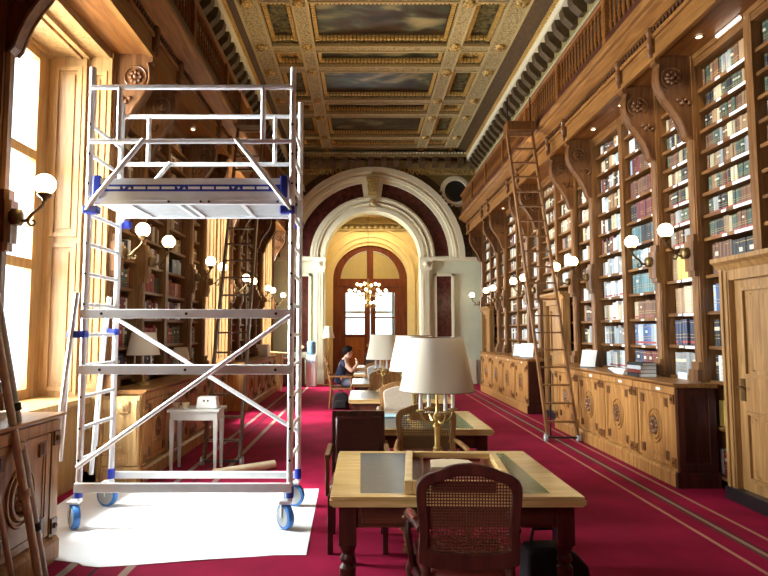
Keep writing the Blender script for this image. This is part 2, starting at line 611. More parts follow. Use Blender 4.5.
# --- windows, each in a deep panelled reveal
for wi, (a, b) in enumerate(WINDOW_BAYS):
    w = thing(f'window_{wi + 1}', ['tall window of the bay behind the viewer', 'tall bright window in the reveal beside the scaffold tower',
              'tall window second along the wall, behind the leaning ladder', 'tall window closest to the arch wall'][wi], 'window', (-3.46, (a + b) / 2, 0), kind='structure')
    hw = (b - a) / 2
    fr = MB()
    z0, z1 = 0.92, GZ - 0.06
    for y in (-hw + 0.10, hw - 0.10):
        fr.box(-0.05, 0.034, y - 0.10, y + 0.10, z0, z1)
    fr.box(-0.05, 0.034, -0.05, 0.05, z0, z1)
    for z in (z0 + 0.05, 2.3, 3.45, z1 - 0.05):
        fr.box(-0.046, 0.03, -hw + 0.01, hw - 0.01, z - 0.05, z + 0.05)
    fr.build('window_frame', 'reveal', w)
    gl = MB(); gl.box(-0.014, -0.008, -hw + 0.06, hw - 0.06, z0, z1)
    gl.build('window_glass', 'glass', w)
    rv = MB()
    for sgn in (-1, 1):
        y = sgn * hw
        yo = y + sgn * 0.06
        rv.box(0, 0.71, y, yo, 0, GZ)
        # framed shutter panels standing off the jamb
        for x0, x1, zz in ((0.10, 0.40, ((0.98, 2.55), (2.62, 4.50))), (0.49, 0.67, ((1.0, 4.45),))):
            for za, zb in zz:
                y2 = y - sgn * 0.022
                for bx in ((x0, x0 + 0.045, za, zb, 0), (x1 - 0.045, x1, za, zb, 0), (x0 + 0.04, x1 - 0.04, za, za + 0.045, 1), (x0 + 0.04, x1 - 0.04, zb - 0.045, zb, 1)):
                    rv.box(bx[0], bx[1], y, y2 + sgn * 0.003 * bx[4], bx[2], bx[3])
                rv.box(x0 + 0.08, x1 - 0.08, y, y - sgn * 0.012, za + 0.09, zb - 0.09)
        rv.box(0.42, 0.455, y, y - sgn * 0.035, 0.95, GZ)
        rv.box(0.69, 0.73, y + sgn * 0.06, y - sgn * 0.03, 0, GZ)
    rv.build('reveal_panel', 'reveal', w)
    so = MB()
    so.box(0, 0.71, -hw, hw, GZ - 0.04, GZ)
    for x in (0.06, 0.37, 0.46, 0.69):
        so.box(x - 0.03, x + 0.02, -hw, hw, GZ - 0.075, GZ - 0.03)
    so.build('reveal_soffit', 'reveal', w)
    si = MB()
    si.box(0, 0.60, -hw, hw, 0.86, 0.92)
    si.box(0.02, 0.5, -hw, hw, 0, 0.86)
    si.build('window_seat', 'reveal', w)

# --- galleries: soffit, fascia, dentils, crown
for ti, side in enumerate('RL'):
    m = SIDES[side][1]
    g = thing(f'trim_{ti + 1}', f'carved wooden gallery running above the {WHERE[side]}', 'gallery', (wx(side, 0), 0, 0), kind='structure')
    y0, y1 = YB, YF
    so = MB(); so.box(-0.3 * m, 0.40 * m, y0, y1, GZ, GZ + 0.05); so.build('soffit', 'gallery', g)
    fa = MB()
    fa.box(0.36 * m, 0.42 * m, y0, y1, GZ - 0.01, 4.94)
    fa.box(0.40 * m, 0.445 * m, y0, y1, GZ - 0.03, GZ + 0.03)
    fa.box(0.40 * m, 0.45 * m, y0, y1, 4.87, 4.92)
    fa.build('fascia', 'fascia', g)
    de = MB()
    y = 4.0
    de.box(0.40 * m, 0.43 * m, y0, y1, 4.92, 5.0)
    while y < y1:
        de.box(0.42 * m, 0.455 * m, y, y + 0.035, 4.935, 4.985)
        y += 0.07
    de.build('dentil_band', 'walnut_y', g)
    cr = MB()
    prof = [(-0.0, 5.0), (0.46, 5.0), (0.50, 5.02), (0.58, 5.07), (0.60, 5.09), (0.64, 5.10), (0.66, 5.12), (0.66, 5.18), (0, 5.18)]
    cr.prism([(d * m, z) for d, z in prof], 'y', y0, y1)
    cr.build('crown_moulding', 'fascia', g)

# --- ceiling
CX = 0.38
CZ = 7.42
mb = MB(); mb.box(-3.62, 4.19, YB, YF + 0.6, CZ + 0.1, CZ + 0.3)
structure('ceiling', mb, 'bronze', 'bronze brown ceiling carrying gilded coffers', 'ceiling')
mb = MB()
beams = MB()
ROWS = [1.80 + 2.75 * k for k in range(6)]          # y where each large painting begins
for sgn in (-1, 1):
    beams.box(CX + sgn * 1.36, CX + sgn * 1.60, YB, 17.9, CZ - 0.12, CZ + 0.1)
    beams.box(CX + sgn * 2.22, CX + sgn * 2.56, YB, 17.9, CZ - 0.12, CZ + 0.1)
for y in ROWS:
    beams.box(CX - 2.5, CX + 2.5, y + 1.38, y + 1.62, CZ - 0.10, CZ + 0.1)
    beams.box(CX - 2.5, CX + 2.5, y + 2.30, y + 2.54, CZ - 0.10, CZ + 0.1)
t = thing('trim_3', 'gilded beams crossing the coffered ceiling', 'ceiling beams', kind='structure')
beams.build('beam_grid', 'beam', t)
ed = MB()
for sgn in (-1, 1):
    for u in (1.34, 1.60, 2.20, 2.56):
        ed.box(CX + sgn * u - 0.022, CX + sgn * u + 0.022, YB, 17.9, CZ - 0.14, CZ - 0.06)
for y in ROWS:
    for k in (1.38, 1.62, 2.30, 2.54):
        ed.box(CX - 2.56, CX + 2.56, y + k - 0.018, y + k + 0.018, CZ - 0.125, CZ - 0.06)
ed.build('beam_edge', 'beamedge', t)
eg = MB()       # egg and dart rows round the coffers
for y in ROWS[2:]:
    for ya, yb_ in ((y - 0.10, y + 1.26), (y + 1.68, y + 2.24)):
        for u0, u1 in ((-1.30, 1.30), (1.66, 2.16), (-2.16, -1.66)):
            x = u0
            while x < u1:
                eg.box(CX + x, CX + x + 0.045, ya, ya + 0.07, CZ - 0.05, CZ + 0.02)
                eg.box(CX + x, CX + x + 0.045, yb_ - 0.07, yb_, CZ - 0.05, CZ + 0.02)
                x += 0.075
            yy = ya
            while yy < yb_:
                eg.box(CX + u0, CX + u0 + 0.07, yy, yy + 0.045, CZ - 0.05, CZ + 0.02)
                eg.box(CX + u1 - 0.07, CX + u1, yy, yy + 0.045, CZ - 0.05, CZ + 0.02)
                yy += 0.075
eg.build('egg_and_dart', 'goldbright', t)
bo = MB()       # bosses where the beams cross
for y in ROWS[2:]:
    for k in (1.38, 2.54):
        for u in (1.48, 2.39):
            for sgn in (-1, 1):
                bo.sphere((CX + sgn * u, y + k, CZ - 0.13), 0.125, 10, 6, (1, 1, 0.6))
bo.build('boss', 'gold', t, True)

SKYST = [(0.34, (0.010, 0.008, 0.005)), (0.45, (0.045, 0.035, 0.014)), (0.52, (0.065, 0.085, 0.055)), (0.60, (0.24, 0.20, 0.09)), (0.74, (0.62, 0.55, 0.32))]
REDST = [(0.36, (0.010, 0.008, 0.005)), (0.46, (0.050, 0.026, 0.012)), (0.54, (0.055, 0.070, 0.045)), (0.72, (0.34, 0.28, 0.14))]
mp = [painting_mat('ceiling_canvas_sky', 3.1, SKYST), painting_mat('ceiling_canvas_storm', 9.4, REDST), painting_mat('ceiling_canvas_dusk', 14.2, SKYST),
      painting_mat('ceiling_canvas_night', 21.0, REDST)]
rown = ['row out of sight overhead', 'row nearest overhead, cut by the picture top', 'second row towards the arch', 'row closest to the arch wall']
for ri, y in enumerate(ROWS[2:]):
    mb = MB(); mb.box(-1.22, 1.22, -0.57, 0.57, 0, 0.05)
    p = mb.build('ceiling_painting', mp[ri % 4], None, loc=(CX, y + 0.58, CZ + 0.05))
    tag(p, f'wide painted ceiling canvas of clouds, {rown[ri]}', 'painting')
    mb = MB(); mb.box(-1.22, 1.22, -0.2, 0.2, 0, 0.05)
    p = mb.build('ceiling_painting', mp[(ri + 1) % 4], None, loc=(CX, y + 1.96, CZ + 0.05))
    tag(p, f'narrow ceiling strip canvas beyond the wide one, {rown[ri]}', 'painting')
    for sgn, nm in ((-1, 'window side'), (1, 'bookcase side')):
        mb = MB(); mb.box(-0.21, 0.21, -0.57, 0.57, 0, 0.05)
        p = mb.build('coffer_panel', 'coffer', None, loc=(CX + sgn * 1.91, y + 0.58, CZ + 0.05))
        tag(p, f'dark scrollwork ceiling panel, {nm}, {rown[ri]}', 'ceiling panel')
        mb = MB(); mb.box(-0.21, 0.21, -0.2, 0.2, 0, 0.05)
        for k in range(5):
            mb.sphere((-0.16 + 0.08 * k, 0.03 * (-1) ** k, 0), 0.05, 8, 5)
        p = mb.build('coffer_panel', 'gold', None, loc=(CX + sgn * 1.91, y + 1.96, CZ + 0.05))
        tag(p, f'small gilded ceiling panel, {nm}, {rown[ri]}', 'ceiling panel')

# cornice under the ceiling, all along both long walls and over the arch
for ti, side in enumerate('RL'):
    m = SIDES[side][1]
    g = thing(f'trim_{4 + ti}', f'gilded cornice with modillion blocks above the {WHERE[side]}', 'cornice', (wx(side, 0), 0, 0), kind='structure')
    co = MB()
    prof = [(0, 6.45), (0.06, 6.45), (0.09, 6.52), (0.10, 6.6), (0.12, 6.62), (0.12, 6.95), (0.30, 7.0), (0.34, 7.12), (0.0, 7.5)]
    co.prism([(d * m, z) for d, z in prof], 'y', YB, YF - 0.05)
    co.build('cornice_bed', 'frieze', g)
    lp = MB()
    lp.prism([(d * m, z) for d, z in [(0.1, 6.97), (0.40, 6.97), (0.43, 7.06), (0.1, 7.06)]], 'y', YB, YF - 0.05)
    lp.build('corona', 'cream', g)
    go = MB()
    y = 5.0
    while y < YF - 0.3:
        go.box(0.36 * m, 0.47 * m, y, y + 0.05, 7.06, 7.15)
        y += 0.09
    go.box(0.2 * m, 0.42 * m, YB, YF - 0.05, 7.06, 7.16)
    go.build('gilded_bead', 'goldbright', g)
    mo = MB()
    y = 5.0
    while y < YF - 0.3:
        mo.prism([(d * m, z) for d, z in [(0.1, 6.66), (0.2, 6.66), (0.34, 6.80), (0.37, 6.90), (0.37, 6.97), (0.1, 6.97)]], 'y', y, y + 0.17)
        y += 0.40
    mo.build('modillion', 'bronze', g)
    bd = MB()
    y = 5.0
    while y < YF - 0.3:
        bd.box(0.10 * m, 0.14 * m, y, y + 0.03, 6.50, 6.58)
        y += 0.06
    bd.build('bead_row', 'cream_green', g)
    fl = MB()
    x_in = (CX - m * 2.56) - wx(side, 0)
    fl.prism([(0.40 * m, 7.16), (x_in, 7.32), (x_in, 7.55), (0.1 * m, 7.55)], 'y', YB, YF - 0.05)
    fl.build('ceiling_border', 'bronze', g)

# --- the arch wall
AX, AZ, AR = 0.33, 3.90, 1.50
wall = MB()
arc = [(AX + AR * math.cos(a), AZ + AR * math.sin(a)) for a in [PI * k / 40 for k in range(41)]]
wall.prism([(-3.62, 0), (-3.62, 7.75), (4.19, 7.75), (4.19, 0), (AX + AR, 0)] + arc + [(AX - AR, 0)], 'y', YF, YF + 0.55)
wf = structure('wall_front', wall, 'cream_green', 'pale painted end wall with a wide round arch', 'wall')
t = thing('trim_6', 'cream and red marble mouldings around the round arch', 'archway', (0, YF, 0), kind='structure')
a = MB(); a.ring(AR, AR + 0.12, AX, AZ, -0.10, 0.02); a.ring(AR + 0.12, AR + 0.30, AX, AZ, -0.06, 0.02); a.ring(AR + 0.30, AR + 0.46, AX, AZ, -0.11, 0.02)
for r in (0.22, 0.38):
    a.ring(AR + r, AR + r + 0.03, AX, AZ, -0.13, 0.02)
a.build('inner_archivolt', 'cream', t)
a = MB()
a.ring(AR + 0.46, AR + 0.90, AX, AZ, -0.03, 0.02, R(2), R(82)); a.ring(AR + 0.46, AR + 0.90, AX, AZ, -0.03, 0.02, R(98), R(178))
a.build('marble_inlay', 'marble', t)
a = MB()
a.ring(AR + 0.46, AR + 0.90, AX, AZ, -0.07, 0.0, R(82), R(98))
a.ring(AR + 0.90, AR + 1.02, AX, AZ, -0.10, 0.02); a.ring(AR + 1.02, AR + 1.20, AX, AZ, -0.16, 0.02); a.ring(AR + 1.20, AR + 1.38, AX, AZ, -0.21, 0.02)
a.ring(AR + 1.09, AR + 1.12, AX, AZ, -0.19, 0.02)
a.build('outer_archivolt', 'cream', t)
a = MB()
n = 64
for k in range(n):
    aa = PI * (k + 0.2) / n
    a.ring(AR + 1.40, AR + 1.56, AX, AZ, -0.12, 0.02, aa, aa + PI / n * 0.6, 2)
a.ring(AR + 1.38, AR + 1.62, AX, AZ, -0.08, 0.02)
a.build('bead_band', 'bronze', t)
a = MB()
a.prism([(AX - 0.13, 5.85), (AX - 0.17, 6.38), (AX + 0.17, 6.38), (AX + 0.13, 5.85)], 'y', -0.25, 0)
for k in (-1, 0, 1):
    a.box(AX + k * 0.09 - 0.03, AX + k * 0.09 + 0.03, -0.29, -0.2, 5.95, 6.30)
a.box(AX - 0.2, AX + 0.2, -0.30, 0, 6.36, 6.44)
a.build('keystone', 'goldfine', t)
a = MB()
sp_arc = [(AX + (AR + 1.5) * math.cos(q), AZ + 0.03 + (AR + 1.5) * math.sin(q)) for q in [PI * k / 40 for k in range(41)]]
a.prism([(3.69, AZ + 0.03), (3.69, 6.58), (-2.75, 6.58), (-2.75, AZ + 0.03)] + list(reversed([p for p in sp_arc if -2.75 < p[0] < 3.69])), 'y', -0.03, 0.0)
a.build('spandrel', 'frieze', t)
a = MB(); a.box(AX - 0.10, AX + 0.10, -0.16, 0, 5.50, 5.75); a.sphere((AX, -0.17, 5.62), 0.07, 10, 6)
a.build('arch_rosette', 'beamedge', t)
for sgn in (-1, 1):
    a = MB()
    x0 = AX + sgn * AR
    a.box(x0, x0 + sgn * 0.30, -0.10, 0, 0, 3.55)
    for k in range(3):
        a.box(x0 + sgn * (0.05 + 0.08 * k), x0 + sgn * (0.09 + 0.08 * k), -0.13, 0, 0.45, 3.45)
    a.box(x0 - sgn * 0.03, x0 + sgn * 0.36, -0.14, 0, 3.55, 3.88)
    a.box(x0 - sgn * 0.04, x0 + sgn * 1.75, -0.16, 0, 3.82, 3.93)
    a.box(x0, x0 + sgn * 0.36, -0.13, 0, 0, 0.4)
    a.box(x0 + sgn * 0.30, x0 + sgn * 1.7, -0.05, 0, 0, 0.75)
    a.box(x0 + sgn * 0.42, x0 + sgn * 0.50, -0.06, 0, 0.9, 3.42)
    a.box(x0 + sgn * 0.96, x0 + sgn * 1.04, -0.06, 0, 0.9, 3.42)
    a.box(x0 + sgn * 0.42, x0 + sgn * 1.04, -0.06, 0, 3.34, 3.42)
    a.box(x0 + sgn * 0.42, x0 + sgn * 1.04, -0.06, 0, 0.9, 0.98)
    a.lathe([(0.09, 0), (0.09, 0.03), (0.05, 0.04), (0.03, 0.06)], (x0 + sgn * 0.17, -0.14, 3.70), 12, Matrix.Rotation(PI / 2, 4, 'X'))
    a.build('arch_pier', 'cream', t)
    a = MB(); a.box(x0 + sgn * 0.50, x0 + sgn * 0.96, -0.02, 0.01, 0.98, 3.34)
    a.build('marble_panel', 'marble', t)
a = MB()
a.box(-3.0, 3.9, -0.10, 0, 6.55, 6.60); a.box(-3.0, 3.9, -0.12, 0, 6.66, 6.72)
x = -2.9
while x < 3.8:
    a.box(x, x + 0.05, -0.15, 0, 6.58, 6.66)
    x += 0.09
a.build('dentil_frieze', 'goldfine', t)
a = MB()
a.box(-3.0, 3.9, -0.14, 0, 6.72, 6.98)
a.box(-3.0, 3.9, -0.42, 0, 7.05, 7.16)
a.build('end_frieze', 'frieze', t)
a = MB()
x = -2.6
while x < 3.5:
    a.prism([(-0.1, 6.74), (-0.2, 6.76), (-0.36, 6.92), (-0.38, 7.05), (-0.1, 7.05)], 'x', x, x + 0.16)
    x += 0.40
a.build('end_modillion', 'bronze', t)
a = MB()
x = -2.6
while x < 3.5:
    a.sphere((x, -0.44, 7.15), 0.035, 8, 5)
    x += 0.10
a.build('pearl_row', 'cream', t)
for sgn in (-1, 1):
    a = MB()
    ox, oz = AX + sgn * 2.62, 6.02
    a.ring(0.35, 0.44, ox, oz, -0.14, 0.0, 0, 2 * PI, 28); a.ring(0.44, 0.50, ox, oz, -0.09, 0.0, 0, 2 * PI, 28)
    a.build('oculus_frame', 'cream', t)
    a = MB(); a.ring(0.001, 0.36, ox, oz, -0.045, 0.0, 0, 2 * PI, 28)
    a.build('oculus_disc', 'blackp', t)

# --- passage and door beyond the arch
DY = 20.3
mb = MB()
DR = 1.28
DZ = 3.42
DXC = 0.28
arc = [(DXC + (DR + 0.0) * math.cos(a), DZ + (DR - 0.10) * math.sin(a)) for a in [PI * k / 36 for k in range(37)]]
mb.prism([(-3.0, 0), (-3.0, 6.2), (3.6, 6.2), (3.6, 0), (DXC + DR, 0)] + arc + [(DXC - DR, 0)], 'y', DY, DY + 0.4)
mb.box(-1.9, -1.7, YF + 0.55, DY, 0, 6.2)
mb.box(2.3, 2.5, YF + 0.55, DY, 0, 6.2)
mb.box(-3.0, 3.6, YF + 0.55, DY + 0.3, 5.55, 5.7)
structure('wall_passage', mb, 'yellow', 'warm yellow wall of the passage beyond the arch', 'wall')
t = thing('trim_7', 'yellow mouldings of the passage beyond the arch', 'mouldings', (0, DY, 0), kind='structure')
a = MB()
a.ring(DR + 0.02, DR + 0.18, DXC, DZ, -0.05, 0.02); a.ring(DR + 0.18, DR + 0.26, DXC, DZ, -0.09, 0.02); a.ring(DR + 0.48, DR + 0.54, DXC, DZ, -0.06, 0.02)
for sgn in (-1, 1):
    a.box(DXC + sgn * (DR + 0.02), DXC + sgn * (DR + 0.26), -0.06, 0.02, 0, DZ)
    a.box(DXC + sgn * (DR + 0.32), DXC + sgn * (DR + 0.52), -0.10, 0.02, 0, DZ)
a.build('door_surround', 'yellow', t)
a = MB()
a.box(-1.7, 2.3, -0.2, 0, 5.30, 5.38); a.box(-1.7, 2.3, -0.12, 0, 5.10, 5.14)
x = -1.6
while x < 2.3:
    a.box(x, x + 0.10, -0.17, 0, 5.16, 5.28)
    x += 0.2
a.build('passage_cornice', 'beamedge', t)

d = thing('door_1', 'tall arched double door with glass panes beyond the arch', 'door', (DXC, DY + 0.12, 0), kind='structure')
a = MB()
sq = [(1.0, 0.90)]
a.ring(1.02, 1.28, 0, DZ - 0.02, -0.05, 0.08, 0, PI, 36)
for sgn in (-1, 1):
    a.box(sgn * 1.28, sgn * 1.02, -0.052, 0.078, 0, DZ - 0.03)
a.box(-1.27, 1.27, -0.07, 0.084, DZ - 0.24, DZ + 0.02)
a.box(-0.11, 0.11, -0.045, 0.07, DZ, DZ + 1.1)
a.build('door_frame', 'door', d)
for sgn in (-1, 1):
    a = MB()
    x0, x1 = sorted((sgn * 0.02, sgn * 1.02))
    zt = DZ - 0.24
    a.box(x0, x0 + 0.17, -0.03, 0.05, 0.02, zt); a.box(x1 - 0.17, x1, -0.03, 0.05, 0.02, zt)
    for z, hh in ((0.02, 0.3), (1.42, 0.10), (2.07, 0.05), (zt - 0.22, 0.22)):
        a.box(x0 + 0.165, x1 - 0.165, -0.026, 0.046, z, z + hh)
    lf = a.build('door_leaf', 'door', d)
    a = MB(); a.box(x0 + 0.15, x1 - 0.15, -0.005, 0.03, 0.3, 1.45)
    for k in range(3):
        a.box(x0 + 0.22 + 0.0 * k, x1 - 0.22, -0.02, 0.0, 0.38 + 0.35 * k, 0.66 + 0.35 * k)
    a.build('door_panel', 'dooror', lf)
    a = MB(); a.box(x0 + 0.15, x1 - 0.15, 0.008, 0.014, 1.5, zt - 0.2)
    a.build('door_glass', 'glass', lf)
    a = MB(); a.lathe([(0.03, -0.06), (0.035, 0), (0.02, 0.05)], (sgn * 0.10, -0.07, 1.15), 10); a.build('door_handle', 'brass', lf)
a = MB()
a.ring(0.02, 1.03, 0, DZ, 0.01, 0.02, 0, PI, 30)
a.build('fanlight_glass', 'glass', d)
# the lit room past the door: an orange wall with a tall curtained window
mb = MB()
mb.box(-3.0, -1.35, 24.0, 24.2, 0, 6.2); mb.box(1.9, 3.6, 24.0, 24.2, 0, 6.2); mb.box(-1.35, 1.9, 24.0, 24.2, 0, 1.2); mb.box(-1.35, 1.9, 24.0, 24.2, 3.5, 6.2)
mb.box(-3.0, 3.6, DY + 0.4, 24.2, 5.6, 5.8); mb.box(-3.1, -3.0, DY + 0.4, 24.2, 0, 5.8); mb.box(3.6, 3.7, DY + 0.4, 24.2, 0, 5.8)
structure('wall_vestibule', mb, 'yellow', 'yellow wall of the room seen through the glass door', 'wall')
w = thing('window_5', 'bright curtained window of the room beyond the glass door', 'window', (0.28, 24.0, 0), kind='structure')
a = MB()
for x in (-1.6, 0, 1.6):
    a.box(x - 0.06, x + 0.06, 0, 0.1, 1.2, 3.5)
for z in (1.25, 2.4, 3.45):
    a.box(-1.6, 1.6, 0, 0.1, z - 0.05, z + 0.05)
a.build('window_frame', 'white', w)
a = MB(); a.box(-1.6, 1.6, 0.06, 0.07, 1.2, 3.5); a.build('window_glass', 'glass', w)
for sgn in (-1, 1):
    a = MB()
    pts = []
    for k in range(25):
        x = sgn * (1.65 - 0.03 * k)
        pts.append((x, -0.10 + 0.04 * math.sin(k * 1.7)))
    a.prism(pts + [(p[0], p[1] + 0.015) for p in reversed(pts)], 'z', 0.4, 3.7)
    a.build('curtain', 'curtain', w)
area('vestibule_daylight', (0.28, 24.3, 2.4), (0, -1, 0), 3.0, 2.2, 130, (0.9, 0.95, 1.0))
area('vestibule_lamp', (0.28, 22.2, 5.4), (0, 0, -1), 2.0, 2.0, 60, (1.0, 0.75, 0.4))


# ================================================================== PILASTERS, CONSOLES, SCONCES
def make_pilaster(side, z0, lit):
    m = SIDES[side][1]
    t = thing('pilaster', 'x', 'pilaster')
    s = MB()
    d0 = 0.10
    poly = lambda w, d, z: None
    def oct_(w, d, za, zb):
        c = min(w, d) * 0.42
        s.prism([(0, -w), (m * (d - c), -w), (m * d, -w + c), (m * d, w - c), (m * (d - c), w), (0, w)], 'z', za, zb)
    oct_(0.075, d0 + 0.05, z0, z0 + 0.12)
    oct_(0.062, d0 + 0.02, z0 + 0.12, z0 + 0.20)
    oct_(0.048, d0 - 0.02, z0 + 0.20, 3.95)
    oct_(0.060, d0 + 0.02, 2.20, 2.26)
    oct_(0.075, d0 + 0.045, 2.26, 2.58)
    oct_(0.060, d0 + 0.02, 2.58, 2.66)
    s.box(-0.02 * m, 0.05 * m, -0.07, 0.07, z0, GZ)
    wm = 'shelfwood'
    s.build('shaft', wm, t)
    c = MB()
    prof = [(0, 3.70), (0.085, 3.72), (0.12, 3.76), (0.15, 3.86), (0.20, 3.97), (0.27, 4.08), (0.345, 4.18), (0.40, 4.28), (0.425, 4.38), (0.42, 4.50), (0.40, 4.56), (0.44, 4.58), (0.44, GZ), (0, GZ)]
    c.prism([(d * m, z) for d, z in prof], 'y', -0.055, 0.055)
    co = c.build('console', 'console', t)
    r = MB()
    edge = prof[1:11]
    for sy in (-1, 1):
        r.tube([(d * m * 0.97, sy * 0.055, z) for d, z in edge], 0.016, 6)
        for k in range(8):
            aa = k * PI / 4
            r.sphere((m * (0.26 + 0.055 * math.cos(aa)), sy * 0.06, 4.40 + 0.055 * math.sin(aa)), 0.027, 6, 5)
        r.sphere((m * 0.26, sy * 0.065, 4.40), 0.03, 8, 6)
        r.tube([(m * (0.26 + 0.12 * math.cos(q)), sy * 0.058, 4.40 + 0.12 * math.sin(q)) for q in [k * PI / 8 - 1.2 for k in range(14)]], 0.012, 6)
        for k in range(4):
            r.sphere((m * (0.08 + 0.04 * k), sy * 0.06, 4.12 + 0.04 * (k % 2)), 0.028, 6, 5)
    r.build('scroll_carving', 'console', co, True)
    e = MB()
    e.lathe([(0.01, 4.66), (0.03, 4.70), (0.022, 4.76), (0.04, 4.82), (0.03, 4.90), (0.045, 4.95), (0.03, 5.0)], (m * 0.46, 0, 0), 8)
    e.box(m * 0.40, m * 0.455, -0.032, 0.032, GZ, 5.02)
    e.build('fascia_drop', 'console', t)
    return t


def make_sconce(side):
    m = SIDES[side][1]
    t = thing('globe_sconce', 'x', 'wall lamp')
    b = MB()
    b.lathe([(0.045, -0.06), (0.06, -0.03), (0.06, 0.03), (0.045, 0.06)], (0.0, 0, 0), 10)
    b.build('back_plate', 'bronzearm', t, True)
    a = MB()
    pts = [(0, 0, 0), (0.04, 0, -0.03), (0.09, 0, -0.02), (0.13, 0, 0.03), (0.17, 0, 0.06), (0.205, 0, 0.10), (0.215, 0, 0.155)]
    a.tube([(m * p[0], p[1], p[2]) for p in pts], [0.016, 0.015, 0.014, 0.013, 0.012, 0.012, 0.011], 8)
    cur = [(0.13 + 0.035 * math.cos(q) * (1 - k * 0.06), 0, -0.035 + 0.035 * math.sin(q) * (1 - k * 0.06)) for k, q in enumerate([2.4 + 0.55 * j for j in range(11)])]
    a.tube([(m * p[0], p[1], p[2]) for p in cur], 0.009, 6)
    a.lathe([(0.012, 0.12), (0.02, 0.14), (0.05, 0.165), (0.055, 0.18), (0.04, 0.19)], (m * 0.215, 0, 0), 10)
    a.build('arm', 'bronzearm', t, True)
    g = MB(); g.sphere((m * 0.215, 0, 0.255), 0.078, 18, 12)
    g.build('globe', 'globe', t, True)
    return t


near_name = {'R': 'bookcase wall facing the windows', 'L': 'window wall'}
for side, ys in (('R', PIL_R), ('L', PIL_L)):
    protos = {}
    sc0 = make_sconce(side)
    sct = collect(sc0)
    for i, y in enumerate(ys):
        # pilasters stand on the counters, or on the floor where there is none
        if side == 'R':
            z0 = 1.08 if (6.2 < y < 10.3 or 11.6 < y < 16.2) else 0.0
        else:
            z0 = 1.0 if (6.3 < y < 10.3 or 12.0 < y < 16.2) else (1.03 if y < 5 else 0.0)
        lit = True if side == 'R' else True
        key = round(z0, 2)
        lab = f'carved pilaster with scroll console, {ORD[i]} towards the arch, {WHERE[side]}'
        if key not in protos:
            p = make_pilaster(side, z0, True)
            protos[key] = (p, collect(p))
            p.location = (wx(side, 0), y, 0)
            p['label'] = lab
        else:
            p = dup(protos[key][0], (wx(side, 0), y, 0), None, lab, None, protos[key][1])
        p['group'] = f'pilasters of the {WHERE[side]}'
        lab = f'lit globe lamp on bronze arm, {ORD[i]} towards the arch, {WHERE[side]}'
        loc = (wx(side, 0.15 if i else 0.15), y, 2.455)
        if i == 0:
            s = sc0
            s.location = loc
            s['label'] = lab
        else:
            s = dup(sc0, loc, None, lab, None, sct)
        s['group'] = f'globe lamps of the {WHERE[side]}'

# ================================================================== BOOKCASES AND BOOKS
H_FINE = [1.09, 1.45, 1.82, 2.21, 2.61, 2.86, 3.10, 3.34, 3.57, 3.80, 4.03, 4.26]
H_WIDE = [1.09, 1.43, 1.78, 2.12, 2.46, 2.79, 3.11, 3.43, 3.75, 4.06, 4.34]
# (from, to, shelf heights, style)
BAYS_R = [(4.44, 5.38, H_FINE, 'law'), (5.48, 6.33, [0.12, 0.62] + H_FINE, 'law'), (6.47, 7.15, H_FINE, 'law2'), (7.29, 8.18, H_WIDE, 'sets'), (8.28, 9.18, H_WIDE, 'light'),
          (9.32, 10.0, H_WIDE, 'mixed'), (10.14, 11.03, H_WIDE, 'light'), (11.13, 12.03, H_WIDE, 'mixed'), (12.17, 12.85, H_WIDE, 'light'), (12.99, 13.88, H_WIDE, 'light'),
          (13.98, 14.88, H_WIDE, 'mixed'), (15.02, 15.70, H_WIDE, 'light'), (15.84, 16.75, H_WIDE, 'mixed'), (16.85, 17.73, H_WIDE, 'mixed')]
BAYS_L = [(6.43, 7.15, H_WIDE, 'left'), (7.29, 8.18, H_WIDE, 'left'), (8.28, 9.18, H_WIDE, 'left'), (9.32, 9.98, H_WIDE, 'left'), (12.19, 12.85, H_WIDE, 'left'),
          (12.99, 13.88, H_WIDE, 'left'), (13.98, 14.88, H_WIDE, 'left'), (15.02, 15.68, H_WIDE, 'left')]
PAL = {
    'green': (0.055, 0.085, 0.06), 'brown': (0.15, 0.065, 0.032), 'red': (0.30, 0.030, 0.028), 'black': (0.018, 0.018, 0.022), 'cream': (0.56, 0.47, 0.30),
    'tan': (0.33, 0.20, 0.10), 'white': (0.70, 0.70, 0.66), 'blue': (0.05, 0.11, 0.26), 'teal': (0.10, 0.20, 0.22), 'grey': (0.28, 0.29, 0.29), 'yellow': (0.70, 0.52, 0.12),
    'maroon': (0.13, 0.022, 0.022), 'navy': (0.03, 0.04, 0.085), 'pale blue': (0.38, 0.46, 0.52), 'pink': (0.55, 0.16, 0.18)}


